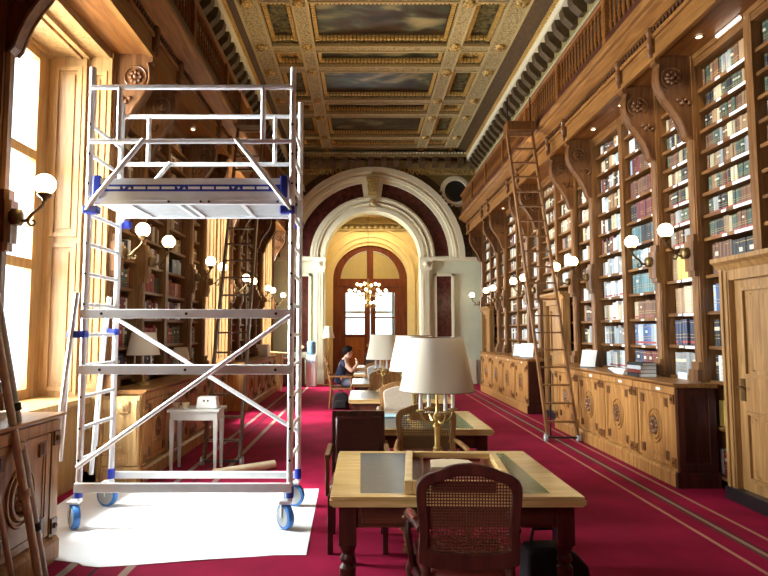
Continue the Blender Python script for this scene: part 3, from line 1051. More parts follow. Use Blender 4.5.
def row_style(style, r, nrow):
    """(colours, uniform thickness, band style, fill height share)"""
    if style in ('law', 'law2'):
        if r >= nrow - 8:
            return (['green', 'brown', 'green', 'brown', 'grey', 'black', 'tan', 'cream'], 0.036, 1.0, 0.88)
        if style == 'law2':
            return [(['grey', 'black'], 0.06, 0.5, 0.86), (['cream', 'navy', 'navy', 'navy'], 0.055, 0.95, 0.9), (['cream', 'tan'], 0.07, 0.2, 0.9), (['cream', 'yellow', 'tan'], 0.06, 0.2, 0.9)][max(0, min(3, r))]
        return (['black', 'white', 'blue', 'red', 'yellow', 'pale blue'], 0.035, 0.4, 0.85) if r < nrow - 9 else (['grey', 'brown', 'black', 'black'], 0.05, 0.6, 0.92)
    if style == 'sets':
        return [(['maroon', 'navy'], 0.05, 0.8, 0.9), (['blue', 'pale blue'], 0.045, 0.95, 0.9), (['brown', 'cream'], 0.05, 0.9, 0.8), (['teal', 'grey'], 0.05, 0.5, 0.9), (['teal', 'pale blue'], 0.05, 0.5, 0.88),
                (['teal', 'black'], 0.05, 0.3, 0.88), (['maroon', 'black'], 0.05, 0.2, 0.9), (['brown', 'maroon'], 0.05, 0.2, 0.9), (['pale blue', 'brown', 'maroon'], 0.05, 0.3, 0.9),
                (['white', 'brown', 'black'], 0.05, 0.3, 0.9), (['white', 'tan', 'green'], 0.05, 0.3, 0.9)][min(r, 10)]
    if style == 'light':
        return [(['white', 'pale blue'], 0.04, 0.9, 0.85), (['white', 'grey', 'pale blue'], 0.04, 0.8, 0.85), (['white', 'cream'], 0.045, 0.8, 0.9)][r % 3] if r < 5 else (['white', 'black', 'cream', 'tan', 'pale blue', 'maroon'], 0.045, 0.4, 0.88)
    if style == 'left':
        return (['brown', 'tan', 'cream', 'maroon'], 0.05, 0.4, 0.88) if r > 4 else ((['green', 'cream', 'red'], 0.045, 0.8, 0.85) if r % 2 else (['navy', 'pale blue', 'maroon', 'white'], 0.045, 0.4, 0.85))
    return (['white', 'black', 'tan', 'maroon', 'grey', 'cream'], 0.045, 0.4, 0.86)


def cam_px(X, Y, Z):
    c, s = math.cos(PITCH), math.sin(PITCH)
    z = Z - 1.6
    d = Y * c + z * s
    if d < 0.2:
        return None
    return 362 + 590 * X / d, 288 - 590 * (-Y * s + z * c) / d


BOOKS = []
ordn = {}
for side, bays in (('R', BAYS_R), ('L', BAYS_L)):
    m = SIDES[side][1]
    for bi, (a, b, H, style) in enumerate(bays):
        t = thing('bookcase', f'tall wooden bookcase bay full of books, {ORD[bi]} towards the arch, {WHERE[side]}', 'bookcase', (wx(side, 0), (a + b) / 2, 0),
                  group=f'bookcase bays of the {WHERE[side]}')
        hw = (b - a) / 2
        zb = H[0] - 0.06
        bk = MB(); bk.box(-0.33 * m, -0.31 * m, -hw - 0.05, hw + 0.05, zb, GZ); bk.build('back_panel', 'mahog', t)
        for sy in (-1, 1):
            sd = MB(); sd.box(-0.31 * m, 0.0, sy * hw, sy * (hw + 0.049), zb, GZ); sd.box(0, 0.02 * m, sy * (hw - 0.004), sy * (hw + 0.049), zb, GZ)
            sd.build('side_panel', 'shelfwood', t)
        tp = MB(); tp.box(-0.31 * m, 0.015 * m, -hw, hw, GZ - 0.13, GZ); tp.box(0, 0.03 * m, -hw, hw, GZ - 0.06, GZ); tp.build('top_rail', 'shelfwood_y', t)
        near = side == 'R' and bi < 6
        for r, z in enumerate(H):
            sh = MB(); sh.box(-0.31 * m, -0.015 * m, -hw, hw, z - 0.035, z)
            so = sh.build('shelf', 'shelfwood_y', t)
            if near:
                lb = MB(); lb.box(-0.016 * m, -0.009 * m, -hw + 0.02, -hw + 0.02 + (0.30 if bi < 3 else 0.14), z - 0.038, z - 0.006)
                lb.build('shelf_label', 'paper', so)
                if bi < 5:
                    lb = MB(); lb.box(-0.016 * m, -0.009 * m, 0.02, 0.10, z - 0.034, z - 0.008); lb.build('shelf_label', 'paper', so)
            # books of this row
            ztop = H[r + 1] - 0.035 if r + 1 < len(H) else GZ - 0.13
            gap = ztop - z
            cols, th, band, fill = row_style(style, r, len(H))
            y = -hw + 0.01
            run = 0
            cn = rnd.choice(cols)
            hh = gap * fill
            if side == 'R' and bi == 1 and z < 1.0:
                hh = 0.27
            while y < hw - th:
                if run <= 0:
                    cn = rnd.choice(cols)
                    run = rnd.randint(1, 3) if band == 1.0 else (rnd.randint(2, 6) if style in ('law', 'law2', 'sets') else rnd.randint(1, 3))
                    hv = hh * rnd.uniform(0.93, 1.0) if style in ('law', 'law2', 'sets') else hh * rnd.uniform(0.78, 1.02)
                    tv = th * rnd.uniform(0.85, 1.2)
                    gapy = rnd.random() < (0.04 if style in ('light', 'mixed', 'left') else 0.01)
                    if gapy:
                        y += rnd.uniform(0.03, 0.12)
                run -= 1
                tt = tv * rnd.uniform(0.95, 1.05)
                if y + tt > hw - 0.005:
                    break
                h1 = min(hv * rnd.uniform(0.985, 1.0), gap - 0.008)
                dd = 0.06 + rnd.uniform(0, 0.012)
                base = PAL[cn]
                j = rnd.uniform(0.7, 1.3)
                if band >= 0.9:
                    bnd = rnd.choice([0.8, 0.8, 0.8, 0.95, 0.2])
                elif band >= 0.4:
                    bnd = rnd.choice([band, 0.5, 0.2, 0.05])
                else:
                    bnd = rnd.choice([0.2, 0.05])
                colr = tuple(min(1, q * j) for q in base)
                Yc = (a + b) / 2 + y + tt / 2
                X = wx(side, -dd)
                p0, p1 = cam_px(X, Yc - tt / 2, z), cam_px(X, Yc + tt / 2, z + h1)
                vis = 0
                if p0 and p1:
                    inx = -5 < p0[0] < 773 and -5 < p0[1] < 600 and p1[1] > -12
                    vis = abs(p0[0] - p1[0]) * abs(p0[1] - p1[1]) if inx else -1
                    if side == 'R' and Yc < 5.86 and z < 2.2:
                        vis = -1
                    if side == 'R' and 10.4 < Yc < 11.5 and z < 2.2:
                        vis = -1
                    if side == 'L' and p0[1] < 215:
                        vis *= 0.3
                BOOKS.append((vis, side, bi, r, cn, bnd, colr, X, Yc, z, tt, h1, m))
                y += tt + 0.0035

BOOKS.sort(key=lambda q: -q[0])
BOOKS = [q for q in BOOKS if q[0] >= 0]


def book_geo(mb, uvs, cols, q, origin):
    vis, side, bi, r, cn, band, colr, X, Yc, z, tt, h1, m = q
    ox, oy, oz = origin
    dep = 0.17
    c = 0.18 * tt
    # spine with softened long edges
    poly = [(X - ox - m * dep, Yc - oy - tt / 2), (X - ox - m * c, Yc - oy - tt / 2), (X - ox, Yc - oy - tt / 2 + c * 1.3), (X - ox, Yc - oy + tt / 2 - c * 1.3), (X - ox - m * c, Yc - oy + tt / 2), (X - ox - m * dep, Yc - oy + tt / 2)]
    mb.prism(poly, 'z', z - oz, z - oz + h1)
    uvs += [0.0] * 6 + [1.0] * 6
    cols += [(colr[0], colr[1], colr[2], band)] * 12


def finish_books(o, uvs, cols):
    me = o.data
    at = me.attributes.new('col', 'FLOAT_COLOR', 'POINT')
    for i, c in enumerate(cols):
        at.data[i].color = c
    uv = me.uv_layers.new(name='UVMap')
    for lp in me.loops:
        uv.data[lp.index].uv = (0.5, uvs[lp.vertex_index])


BAYNAME = {('R', 0): 'above the wooden door', ('R', 1): 'between counter and door', ('R', 2): 'in narrow bay above counter end'}
N_SINGLE = 288
DESC = {0.95: 'volume with label and red foot', 0.8: 'volume with red foot band', 0.5: 'volume with pale label', 0.6: 'volume with gilt lines', 0.4: 'volume with pale label', 0.2: 'volume with gilt lines', 0.05: 'plain volume'}
for q in BOOKS[:N_SINGLE]:
    vis, side, bi, r, cn, band, colr, X, Yc, z, tt, h1, m = q
    mb, uvs, cols = MB(), [], []
    org = (X - m * 0.08, Yc, z)
    book_geo(mb, uvs, cols, q, org)
    o = mb.build('book', 'book', None, loc=org)
    finish_books(o, uvs, cols)
    bn = BAYNAME.get((side, bi), f'{ORD[bi]} bookcase ' + ('facing the windows' if side == 'R' else 'of the window wall'))
    tag(o, f'{cn} {DESC[band]}, {ORD[r]} shelf {bn}', 'book', f'{cn} {DESC[band]}s, {ORD[r]} shelf {bn}')
mb, uvs, cols = MB(), [], []
for q in BOOKS[N_SINGLE:]:
    book_geo(mb, uvs, cols, q, (0, 0, 0))
o = mb.build('shelved_books', 'book')
finish_books(o, uvs, cols)
tag(o, 'mass of smaller distant books filling the farther shelves on both walls', 'books', kind='stuff')
#@@PART2

# ================================================================== COUNTERS AND LOW CABINETS
def make_cabinet(side, width, dep, top, end_panel=False):
    """local x grows out of the wall; y along the wall"""
    m = SIDES[side][1]
    t = thing('low_cabinet', 'x', 'cabinet')
    hw = width / 2
    cw = 'oak'
    b = MB(); b.box(0.0, m * (dep - 0.03), -hw + 0.003, hw - 0.003, 0.10, top - 0.045); b.build('body', cw, t)
    p = MB()
    p.prism([(0, 0), (m * (dep + 0.03), 0), (m * (dep + 0.03), 0.13), (m * (dep + 0.01), 0.155), (m * (dep - 0.02), 0.17), (0, 0.17)], 'y', -hw + 0.003, hw - 0.003)
    p.build('plinth', cw, t)
    s = MB()
    for sy in (-1, 1):
        s.box(m * (dep - 0.03), m * (dep + 0.006), sy * hw - sy * 0.004, sy * (hw - 0.10), 0.17, top - 0.045)
    s.box(m * (dep - 0.03), m * (dep + 0.004), -hw + 0.1, hw - 0.1, top - 0.12, top - 0.045)
    st = s.build('face_frame', cw, t)
    for sy in (-1, 1):
        for z in (0.24, top - 0.17):
            c = MB(); y = sy * (hw - 0.052)
            c.box(m * (dep + 0.006), m * (dep + 0.018), y - 0.036, y + 0.036, z - 0.05, z + 0.05)
            c.sphere((m * (dep + 0.018), y, z), 0.022, 8, 5)
            c.build('carved_block', 'walnut', st)
    d = MB()
    z0, z1 = 0.19, top - 0.13
    w = hw - 0.11
    x0, x1 = m * (dep - 0.03), m * (dep - 0.012)
    d.box(x0, x1, -w, w, z0, z1)
    for sy in (-1, 1):
        d.box(x1, m * dep, sy * w, sy * (w - 0.05), z0, z1)
        d.box(x1, m * (dep - 0.006), sy * (w - 0.055), sy * (w - 0.075), z0 + 0.06, z1 - 0.06)
    for z in (z0, z1 - 0.05):
        d.box(x1, m * (dep - 0.002), -w + 0.045, w - 0.045, z, z + 0.05)
    dr = d.build('door', cw, t)
    zc = (z0 + z1) / 2
    r = MB()
    rot = Matrix.Rotation(PI / 2, 4, 'Y')
    for rr, th in ((0.185, 0.02), (0.135, 0.035)):
        pts = [(m * (dep - 0.008), rr * 0.82 * math.cos(q), zc + rr * math.sin(q)) for q in [2 * PI * k / 28 for k in range(29)]]
        r.tube(pts, th * 0.6, 6)
    r.build('oval_moulding', cw, dr, True)
    r = MB()
    for k in range(10):
        q = 2 * PI * k / 10
        r.sphere((m * (dep - 0.006), 0.062 * math.cos(q), zc + 0.075 * math.sin(q)), 0.032, 6, 5)
    r.sphere((m * (dep - 0.002), 0, zc), 0.04, 8, 6)
    r.build('rosette', 'walnut', dr, True)
    for sy in (-1, 1):
        for z in (z0 + 0.09, z1 - 0.09):
            c = MB(); y = sy * (w - 0.095)
            c.box(m * (dep - 0.012), m * (dep + 0.002), y - 0.04, y + 0.04, z - 0.05, z + 0.05)
            c.box(m * (dep - 0.012), m * (dep + 0.008), y - 0.012, y + 0.012, z - 0.035, z + 0.035)
            c.build('carved_block', 'walnut', dr)
    if side == 'R':
        k = MB(); k.box(m * (dep + 0.004), m * (dep + 0.008), -0.17, -0.08, top - 0.10, top - 0.07); k.build('name_card', 'paper', t)
    if end_panel:
        e = MB()
        y = -hw
        e.box(m * 0.002, m * (dep - 0.004), y - 0.004, y + 0.006, 0.1, top - 0.047)
        fx0, fx1 = m * 0.02, m * (dep - 0.006)
        for bx in ((fx0, m * 0.09), (m * (dep - 0.07), fx1)):
            e.box(bx[0], bx[1], y - 0.025, y + 0.004, 0.158, top - 0.05)
        for z in (0.172, top - 0.13):
            e.box(m * 0.085, m * (dep - 0.065), y - 0.022, y + 0.003, z, z + 0.07)
        e.box(m * 0.003, m * (dep + 0.028), y - 0.045, y - 0.001, 0, 0.16)
        e.build('end_panel', 'oak' if side == 'L' else 'mahog', t)
    return t


def counter(side, ya, yb, n, dep, top, where):
    w = (yb - ya) / n
    protos = None
    for k in range(n):
        y = ya + (k + 0.5) * w
        lab = f'carved low cabinet with rosette door, {ORD[k]} unit of the {where}'
        if k == 0:
            c = make_cabinet(side, w, dep, top, True)
            c.location = (wx(side, 0.001), y, 0)
        elif k == 1:
            c = protos = make_cabinet(side, w, dep, top)
            tree = collect(c)
            c.location = (wx(side, 0.001), y, 0)
        else:
            c = dup(protos, (wx(side, 0.001), y, 0), None, None, None, tree)
        c['label'] = lab
        c['group'] = f'low cabinets of the {where}'
    m = SIDES[side][1]
    t = MB()
    t.prism([(0, top - 0.044), (m * (dep - 0.01), top - 0.044), (m * (dep + 0.02), top - 0.03), (m * (dep + 0.04), top - 0.015), (m * (dep + 0.04), top), (0, top)], 'y', ya - 0.04, yb + 0.02)
    o = t.build('counter_top', 'oak_y', None, loc=(wx(side, 0.001), 0, 0))
    tag(o, f'long wooden top lying over the {where}', 'counter top')


counter('R', 6.22, 10.05, 4, 0.42, 1.065, 'counter beside the near wooden door')
counter('R', 11.72, 16.25, 4, 0.42, 1.065, 'distant counter past the brown ladder')
counter('L', 6.42, 10.05, 4, 0.40, 0.98, 'counter behind the scaffold tower')
counter('L', 12.15, 16.05, 4, 0.40, 0.98, 'far window counter beyond the ladder')
counter('L', 2.55, 4.33, 2, 0.56, 1.02, 'counter with the leaning poles')

# carved panel end of the counter that faces the viewer behind the scaffold (stands under the window jamb)
t = thing('carved_end_panel', 'oak carved panel, sunlight in its pale colour, under the window jamb behind the scaffold tower', 'panel', (-2.76, 6.33, 0))
a = MB(); a.box(-0.62, 0.40, 0.0, 0.03, 0, 0.92); a.box(-0.62, 0.42, -0.05, 0.03, 0, 0.15); a.box(-0.62, 0.42, -0.03, 0.03, 0.15, 0.19)
a.build('panel', 'oak_pale', t)  # oak paler than the counter's, putting the sunlight into the colour
a = MB()
for x in (-0.36, 0.28):
    a.box(x, x + 0.10, -0.028, 0.0, 0.2, 0.88)
for z in (0.2, 0.78):
    a.box(-0.27, 0.29, -0.025, 0.0, z, z + 0.10)
for k in range(3):
    a.box(-0.22 + 0.03 * k, 0.25 - 0.03 * k, -0.03, 0, 0.32 + 0.05 * k, 0.34 + 0.05 * k)
a.build('raised_frame', 'oak_pale', t)
for x in (-0.31, 0.24):
    for z in (0.26, 0.81):
        c = MB(); c.box(x - 0.06, x + 0.06, -0.045, 0, z - 0.06, z + 0.06); c.lathe([(0.045, 0), (0.045, 0.01), (0.025, 0.015), (0.02, 0.03)], (x, -0.045, z), 10, Matrix.Rotation(PI / 2, 4, 'X'))
        c.build('carved_block', 'oak_pale', t)

# ================================================================== SIDE DOORS BETWEEN THE COUNTERS
for i, (ya, yb, lab) in enumerate(((4.70, 5.82, 'pale panelled wooden door beside the near counter end'), (10.42, 11.50, 'pale panelled wooden door standing behind the leaning ladder'),
                                   (16.42, 17.45, 'pale panelled wooden door at the distant end of the bookcases'))):
    d = thing(f'door_{i + 2}', lab, 'door', (WR - 0.02, (ya + yb) / 2, 0), kind='structure')
    hw = (yb - ya) / 2
    a = MB()
    for sy in (-1, 1):
        a.box(-0.113, 0.0, sy * hw, sy * (hw - 0.11), 0, 2.215)
        a.box(-0.13, 0.0, sy * (hw + 0.012), sy * (hw - 0.03), 0, 2.22)
        a.box(-0.125, 0.0, sy * (hw - 0.075), sy * (hw - 0.095), 0.12, 2.18)
    a.box(-0.11, -0.001, -hw + 0.10, hw - 0.10, 2.1, 2.22)
    a.prism([(0, 2.2), (-0.12, 2.2), (-0.15, 2.25), (-0.19, 2.28), (-0.19, 2.32), (0, 2.32)], 'y', -hw - 0.05, hw + 0.05)
    a.build('door_frame', 'door_oak', d)
    a = MB(); a.box(-0.15, 0, -hw - 0.02, hw + 0.02, 0, 0.12); a.build('plinth_block', 'blackp', d)
    a = MB(); w = hw - 0.11
    a.box(-0.055, -0.01, -w, w, 0.12, 2.1)
    for z0, z1 in ((0.22, 0.86), (1.18, 2.02)):
        for y0, y1, za, zb in ((-w + 0.12, w - 0.12, z0, z0 + 0.03), (-w + 0.12, w - 0.12, z1 - 0.03, z1), (-w + 0.12, -w + 0.15, z0 + 0.03, z1 - 0.03), (w - 0.15, w - 0.12, z0 + 0.03, z1 - 0.03)):
            a.box(-0.082, -0.05, y0, y1, za, zb)
        a.box(-0.066, -0.05, -w + 0.20, w - 0.20, z0 + 0.07, z1 - 0.07)
        for y in (-w + 0.22, w - 0.22):
            for z in (z0 + 0.10, z1 - 0.10):
                a.tube([(-0.058, y + 0.035 * math.cos(q), z + 0.035 * math.sin(q)) for q in [k * PI / 5 for k in range(9)]], 0.010, 5)
    lf = a.build('door_leaf', 'door_oak', d)
    a = MB(); a.box(-0.065, -0.05, w - 0.10, w - 0.04, 0.95, 1.16); a.tube([(-0.06, w - 0.07, 1.08), (-0.11, w - 0.07, 1.08), (-0.11, w - 0.16, 1.07)], 0.010, 8); a.build('door_handle', 'bronzearm', lf)

# ================================================================== GALLERY BALUSTRADES
def make_balustrade(side, L, nb):
    m = SIDES[side][1]
    t = thing('balustrade', 'x', 'balustrade')
    a = MB(); a.box(-0.05, 0.05, 0.06, L - 0.06, 0, 0.09); a.build('bottom_rail_shadow', 'mahog', t)  # rail coloured dark to stand in for the shadow gap under the balusters
    a = MB(); a.prism([(-0.04, 0.58), (0.04, 0.58), (0.055, 0.60), (0.055, 0.64), (0.03, 0.66), (-0.03, 0.66), (-0.055, 0.64), (-0.055, 0.60)], 'y', 0.0, L); a.build('handrail', 'gallery', t)
    a = MB(); a.box(-0.05, 0.05, -0.055, 0.055, 0, 0.59); a.box(-0.056, 0.056, -0.03, 0.03, 0.10, 0.54); a.build('post', 'gallery', t)
    prof = [(0.024, 0.09), (0.024, 0.12), (0.013, 0.14), (0.029, 0.22), (0.025, 0.27), (0.012, 0.34), (0.019, 0.365), (0.012, 0.39), (0.017, 0.50), (0.024, 0.55), (0.024, 0.58)]
    me = None
    for k in range(nb):
        y = 0.06 + (L - 0.12) * (k + 0.5) / nb
        if me is None:
            b = MB(); b.lathe(prof, (0, 0, 0), 8); o = b.build('baluster', 'gallery', t, True, loc=(0, y, 0)); me = o.data
        else:
            o = bpy.data.objects.new('baluster', me); COL.objects.link(o); o.parent = t; o.location = (0, y, 0)
    return t


for side in 'RL':
    L = 1.80
    y = 5.37
    bal = make_balustrade(side, L, 14)
    tree = collect(bal)
    for k in range(7):
        lab = f'turned gallery balustrade length, {ORD[k]} towards the arch, {WHERE[side]}'
        loc = (wx(side, 0.60), y + k * L, 5.18)
        if k == 0:
            bal.location = loc; bal['label'] = lab
        else:
            bal2 = dup(bal, loc, None, lab, None, tree)
            bal2['group'] = f'balustrades of the {WHERE[side]}'
    bal['group'] = f'balustrades of the {WHERE[side]}'

# ================================================================== DOWNLIGHTS UNDER THE GALLERIES
k = 0
for side, ys in (('R', (5.9, 6.8, 7.75, 8.7, 9.65, 10.6, 12.5, 14.4)), ('L', (6.8, 8.7))):
    for i, y in enumerate(ys):
        t = thing('downlight', f'small round lamp under the gallery, {ORD[i]} towards the arch, {WHERE[side]}', 'downlight', (wx(side, 0.20), y, GZ - 0.005), group='gallery downlights')
        a = MB(); a.ring(0.03, 0.042, 0, 0, 0, 0.012, 0, 2 * PI, 16)
        a.v = [(v[0], v[2], -v[1]) for v in a.v]
        a.build('rim', 'brass', t)
        a = MB(); a.lathe([(0.029, -0.006), (0.029, 0.0)], (0, 0, 0), 14); a.build('lamp', 'led', t)
        l = bpy.data.lights.new('downlight_beam', 'SPOT')
        l.energy = 26 if side == 'R' else 14
        l.spot_size = R(125); l.spot_blend = 0.9; l.color = (1.0, 0.86, 0.62); l.shadow_soft_size = 0.04
        lo = bpy.data.objects.new('downlight_beam', l); COL.objects.link(lo); lo.parent = t; lo.location = (0, 0, -0.03)
t = thing('strip_lamp', 'white strip lamp under the gallery over the bay beside the wooden door', 'strip lamp', (wx('R', 0.035), 5.68, GZ - 0.03))
a = MB(); a.box(-0.012, 0.012, -0.20, 0.20, 0.005, 0.025); a.build('housing', 'white', t)
a = MB(); a.box(-0.010, 0.010, -0.19, 0.19, -0.006, 0.005); a.build('diffuser', 'led', t)

# ================================================================== LADDERS
def ladder(name, label, foot, top, w, nr, wood_m, prop):
    """rungs run along x; foot and top are the middle of each end"""
    f, tp = Vector(foot), Vector(top)
    t = thing(name, label, 'ladder', (f.x, f.y, 0))
    d = tp - Vector((f.x, f.y, 0))
    for s in (-1, 1):
        a = MB(); a.beam((s * w / 2, 0, 0.09), (s * w / 2 * 0.98 + d.x, d.y, d.z), 0.035, 0.075, (0, -1, 0)); a.build('rail', wood_m, t)
    for k in range(nr):
        u = 0.055 + 0.93 * k / (nr - 1)
        a = MB(); c = d * u
        a.box(c.x - w / 2, c.x + w / 2, c.y - 0.04, c.y + 0.03, c.z - 0.012, c.z + 0.012); a.build('rung', wood_m, t)
    a = MB(); a.box(d.x - w / 2 - 0.03, d.x + w / 2 + 0.03, d.y - 0.18, d.y + 0.12, d.z - 0.02, d.z + 0.13); a.build('top_platform', 'walnut' if wood_m == 'ladder' else wood_m, t)
    for s in (-1, 1):
        a = MB(); a.tube([(d.x + s * (w / 2 - 0.02), d.y + 0.0, d.z + 0.1), (d.x + s * (w / 2 - 0.02), d.y + 0.02, d.z + 0.62)], 0.012, 6); a.build('hand_post', 'blackp', t)
    a = MB(); a.tube([(-w / 2 - 0.02, 0.02, 0.055), (w / 2 + 0.02, 0.02, 0.055)], 0.016, 8); a.build('axle', 'blackp', t)
    for s in (-1, 1):
        a = MB(); a.lathe([(0.055, -0.018), (0.055, 0.018)], (s * (w / 2 + 0.02), 0.02, 0.055), 16, Matrix.Rotation(PI / 2, 4, 'Y')); wh = a.build('wheel', 'grey', t, True)
        a = MB(); a.lathe([(0.02, -0.022), (0.02, 0.022)], (s * (w / 2 + 0.02), 0.02, 0.055), 12, Matrix.Rotation(PI / 2, 4, 'Y')); a.build('hub', 'white', wh, True)
    if prop:
        c = d * prop
        a = MB(); a.tube([(c.x - 0.02, c.y + 0.05, c.z), (c.x - 0.02, c.y + 0.12, 0.01)], 0.012, 6); a.build('prop_leg', 'blackp', t)
    return t


ladder('library_ladder', 'tall brown library ladder on small wheels leaning up to the gallery over the counters', (2.94, 8.78, 0), (2.74, 10.05, 5.08), 0.44, 19, 'ladder', 0.20)
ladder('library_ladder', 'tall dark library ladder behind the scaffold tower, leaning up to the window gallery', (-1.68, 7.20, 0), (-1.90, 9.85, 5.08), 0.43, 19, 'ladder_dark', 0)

# ================================================================== SCAFFOLD TOWER
XA, XB, YA, YBK = -2.31, -0.59, 4.92, 5.55
t = thing('scaffold_tower', 'aluminium rolling scaffold tower with a raised platform on the white dust sheet', 'scaffold', (0, 0, 0.006))
POST = {}
TOPZ = {YA: 3.86, YBK: 3.80}
for x in (XA, XB):
    for y in (YA, YBK):
        a = MB(); a.tube([(x, y, 0.24), (x, y, TOPZ[y])], 0.0255, 12); po = a.build('post', 'alu', t, True)
        a = MB()
        z = 0.55
        while z < 3.6:
            a.tube([(x - 0.028, y, z), (x - 0.012, y, z)], 0.010, 8); a.tube([(x, y - 0.029, z), (x, y - 0.015, z)], 0.010, 8)
            z += 0.255
        a.build('rivet', 'blackp', po)
        a = MB(); a.tube([(x, y, 0.25), (x, y, 0.34)], 0.032, 12); a.build('base_collar', 'blue', po, True)
z = 0.55
k = 0
while z < 3.6:
    for x in (XA, XB):
        a = MB(); a.tube([(x, YA, z), (x, YBK, z)], 0.0165, 10); a.build('rung', 'alu', t, True)
    z += 0.255
# castors
for x in (XA, XB):
    for y in (YA, YBK):
        c = thing('castor', '', '')
        for kk in ('label', 'category'):
            del c[kk]
        c.parent = t
        ox = -0.03 if x == XA else -0.035
        c.location = (x, y, 0)
        ang = 74 if y == YBK else 40
        rot = Matrix.Rotation(R(ang), 4, 'Z') @ Matrix.Rotation(PI / 2, 4, 'Y')
        a = MB(); a.lathe([(0.075, -0.028), (0.098, -0.024), (0.102, -0.008), (0.102, 0.008), (0.098, 0.024), (0.075, 0.028)], (ox, 0, 0.102), 24, rot); a.build('tyre', 'bluetyre', c, True)
        a = MB(); a.lathe([(0.02, -0.036), (0.078, -0.031), (0.078, 0.031), (0.02, 0.036)], (ox, 0, 0.102), 20, rot); a.build('wheel_hub', 'grey', c, True)
        a = MB(); a.box(ox - 0.045, ox + 0.045, -0.045, 0.045, 0.205, 0.225); a.tube([(0, 0, 0.215), (0, 0, 0.27)], 0.022, 10)
        for s in (-1, 1):
            q = Vector((0.042 * math.cos(R(ang)) * s, 0.042 * math.sin(R(ang)) * s, 0))
            a.beam((ox + q.x, q.y, 0.215), (ox + q.x, q.y, 0.10), 0.035, 0.005, (1, 0.5, 0))
        a.build('fork', 'alu_flat', c)
# base beams and two horizontal box beams
for nm, y, z, h in (('base_beam', YA - 0.03, 0.335, 0.075), ('base_beam', YBK + 0.03, 0.275, 0.06), ('horizontal_beam', YA - 0.03, 1.745, 0.075), ('horizontal_beam', YA - 0.03, 1.285, 0.075)):
    a = MB(); a.box(XA - 0.02, XB + 0.02, y - 0.02, y + 0.02, z - h / 2, z + h / 2)
    b = a.build(nm, 'alu_flat', t, False, 0.006)
    if z > 1:
        a = MB()
        for x in (XA + 0.16, XB - 0.12, (XA + XB) / 2):
            a.tube([(x, y - 0.024, z), (x, y - 0.015, z)], 0.012, 10)
        a.build('bolt', 'blackp', b)
# deck lying at half height, seen edge on behind the lower beam
a = MB(); a.box(XA + 0.05, XB - 0.05, YA + 0.03, YA + 0.30, 1.285, 1.31); a.build('lower_deck', 'alu_flat', t, False, 0.005)
# diagonal braces
for p, q in (((XA, YA - 0.05, 0.50), (XB, YA - 0.05, 1.73)), ((XA, YBK - 0.03, 1.73), (XB, YBK - 0.03, 0.68))):
    a = MB(); a.tube([p, q], 0.019, 10); a.build('diagonal_brace', 'alu', t, True)
# platform
PZ = 2.655
pl = MB(); pl.box(XA + 0.06, XB - 0.06, YA + 0.03, YBK - 0.03, PZ + 0.035, PZ + 0.075); plo = pl.build('platform', 'grey', t)
for nm, y in (('platform_beam', YA + 0.01), ('platform_beam', YBK - 0.01)):
    a = MB(); a.box(XA + 0.04, XB - 0.04, y - 0.022, y + 0.022, PZ + 0.015, PZ + 0.085); a.box(XA + 0.04, XB - 0.04, y - 0.028, y + 0.028, PZ + 0.045, PZ + 0.058)
    bo_ = a.build(nm, 'alu_flat', plo, False, 0.004)
for x in (XA + 0.3, XA + 0.72, XA + 0.80, XB - 0.45):
    a = MB(); a.box(x, x + 0.035, YA, YBK, PZ + 0.02, PZ + 0.038); a.build('cross_member', 'alu_flat', plo)
a = MB()
for x in (XA + 0.68, XA + 0.95, XA + 1.02, XB - 0.12):
    a.tube([(x, YA - 0.022, PZ + 0.035), (x, YA - 0.012, PZ + 0.035)], 0.010, 8)
a.build('bolt', 'blackp', plo)
tb = MB()
for y in (YA - 0.005, YBK + 0.005):
    tb.box(XA + 0.06, XB - 0.06, y - 0.012, y + 0.012, PZ + 0.08, PZ + 0.235)
for x in (XA + 0.06, XB - 0.06):
    tb.box(x - 0.012, x + 0.012, YA, YBK, PZ + 0.08, PZ + 0.235)
tbo = tb.build('toe_board', 'alu_flat', t)
a = MB(); a.box(XA + 0.10, XB - 0.10, YA - 0.021, YA - 0.016, PZ + 0.122, PZ + 0.180); a.build('printed_band', 'blue', tbo)
a = MB()
x = XA + 0.16
seq = [0.11, 0.03, 0.03, 0.10, 0.10]
k = 0
while x < XB - 0.22:
    w = seq[k % 5]
    if w > 0.05:
        a.box(x, x + w, YA - 0.0235, YA - 0.021, PZ + 0.140, PZ + 0.162)
    else:
        s = 1 if k % 5 == 1 else -1
        a.prism([(x, PZ + 0.151 + s * 0.011), (x + 0.03, PZ + 0.151 + s * 0.011), (x + 0.015, PZ + 0.151 - s * 0.011)], 'y', YA - 0.0235, YA - 0.021)
    x += w + 0.018
    k += 1
a.build('band_marks', 'paper', tbo)
for x in (XA + 0.07, XB - 0.07):
    a = MB(); a.box(x - 0.03, x + 0.03, YA - 0.03, YA + 0.02, PZ + 0.07, PZ + 0.26); a.build('toe_board_clip', 'blue', tbo, False, 0.01)
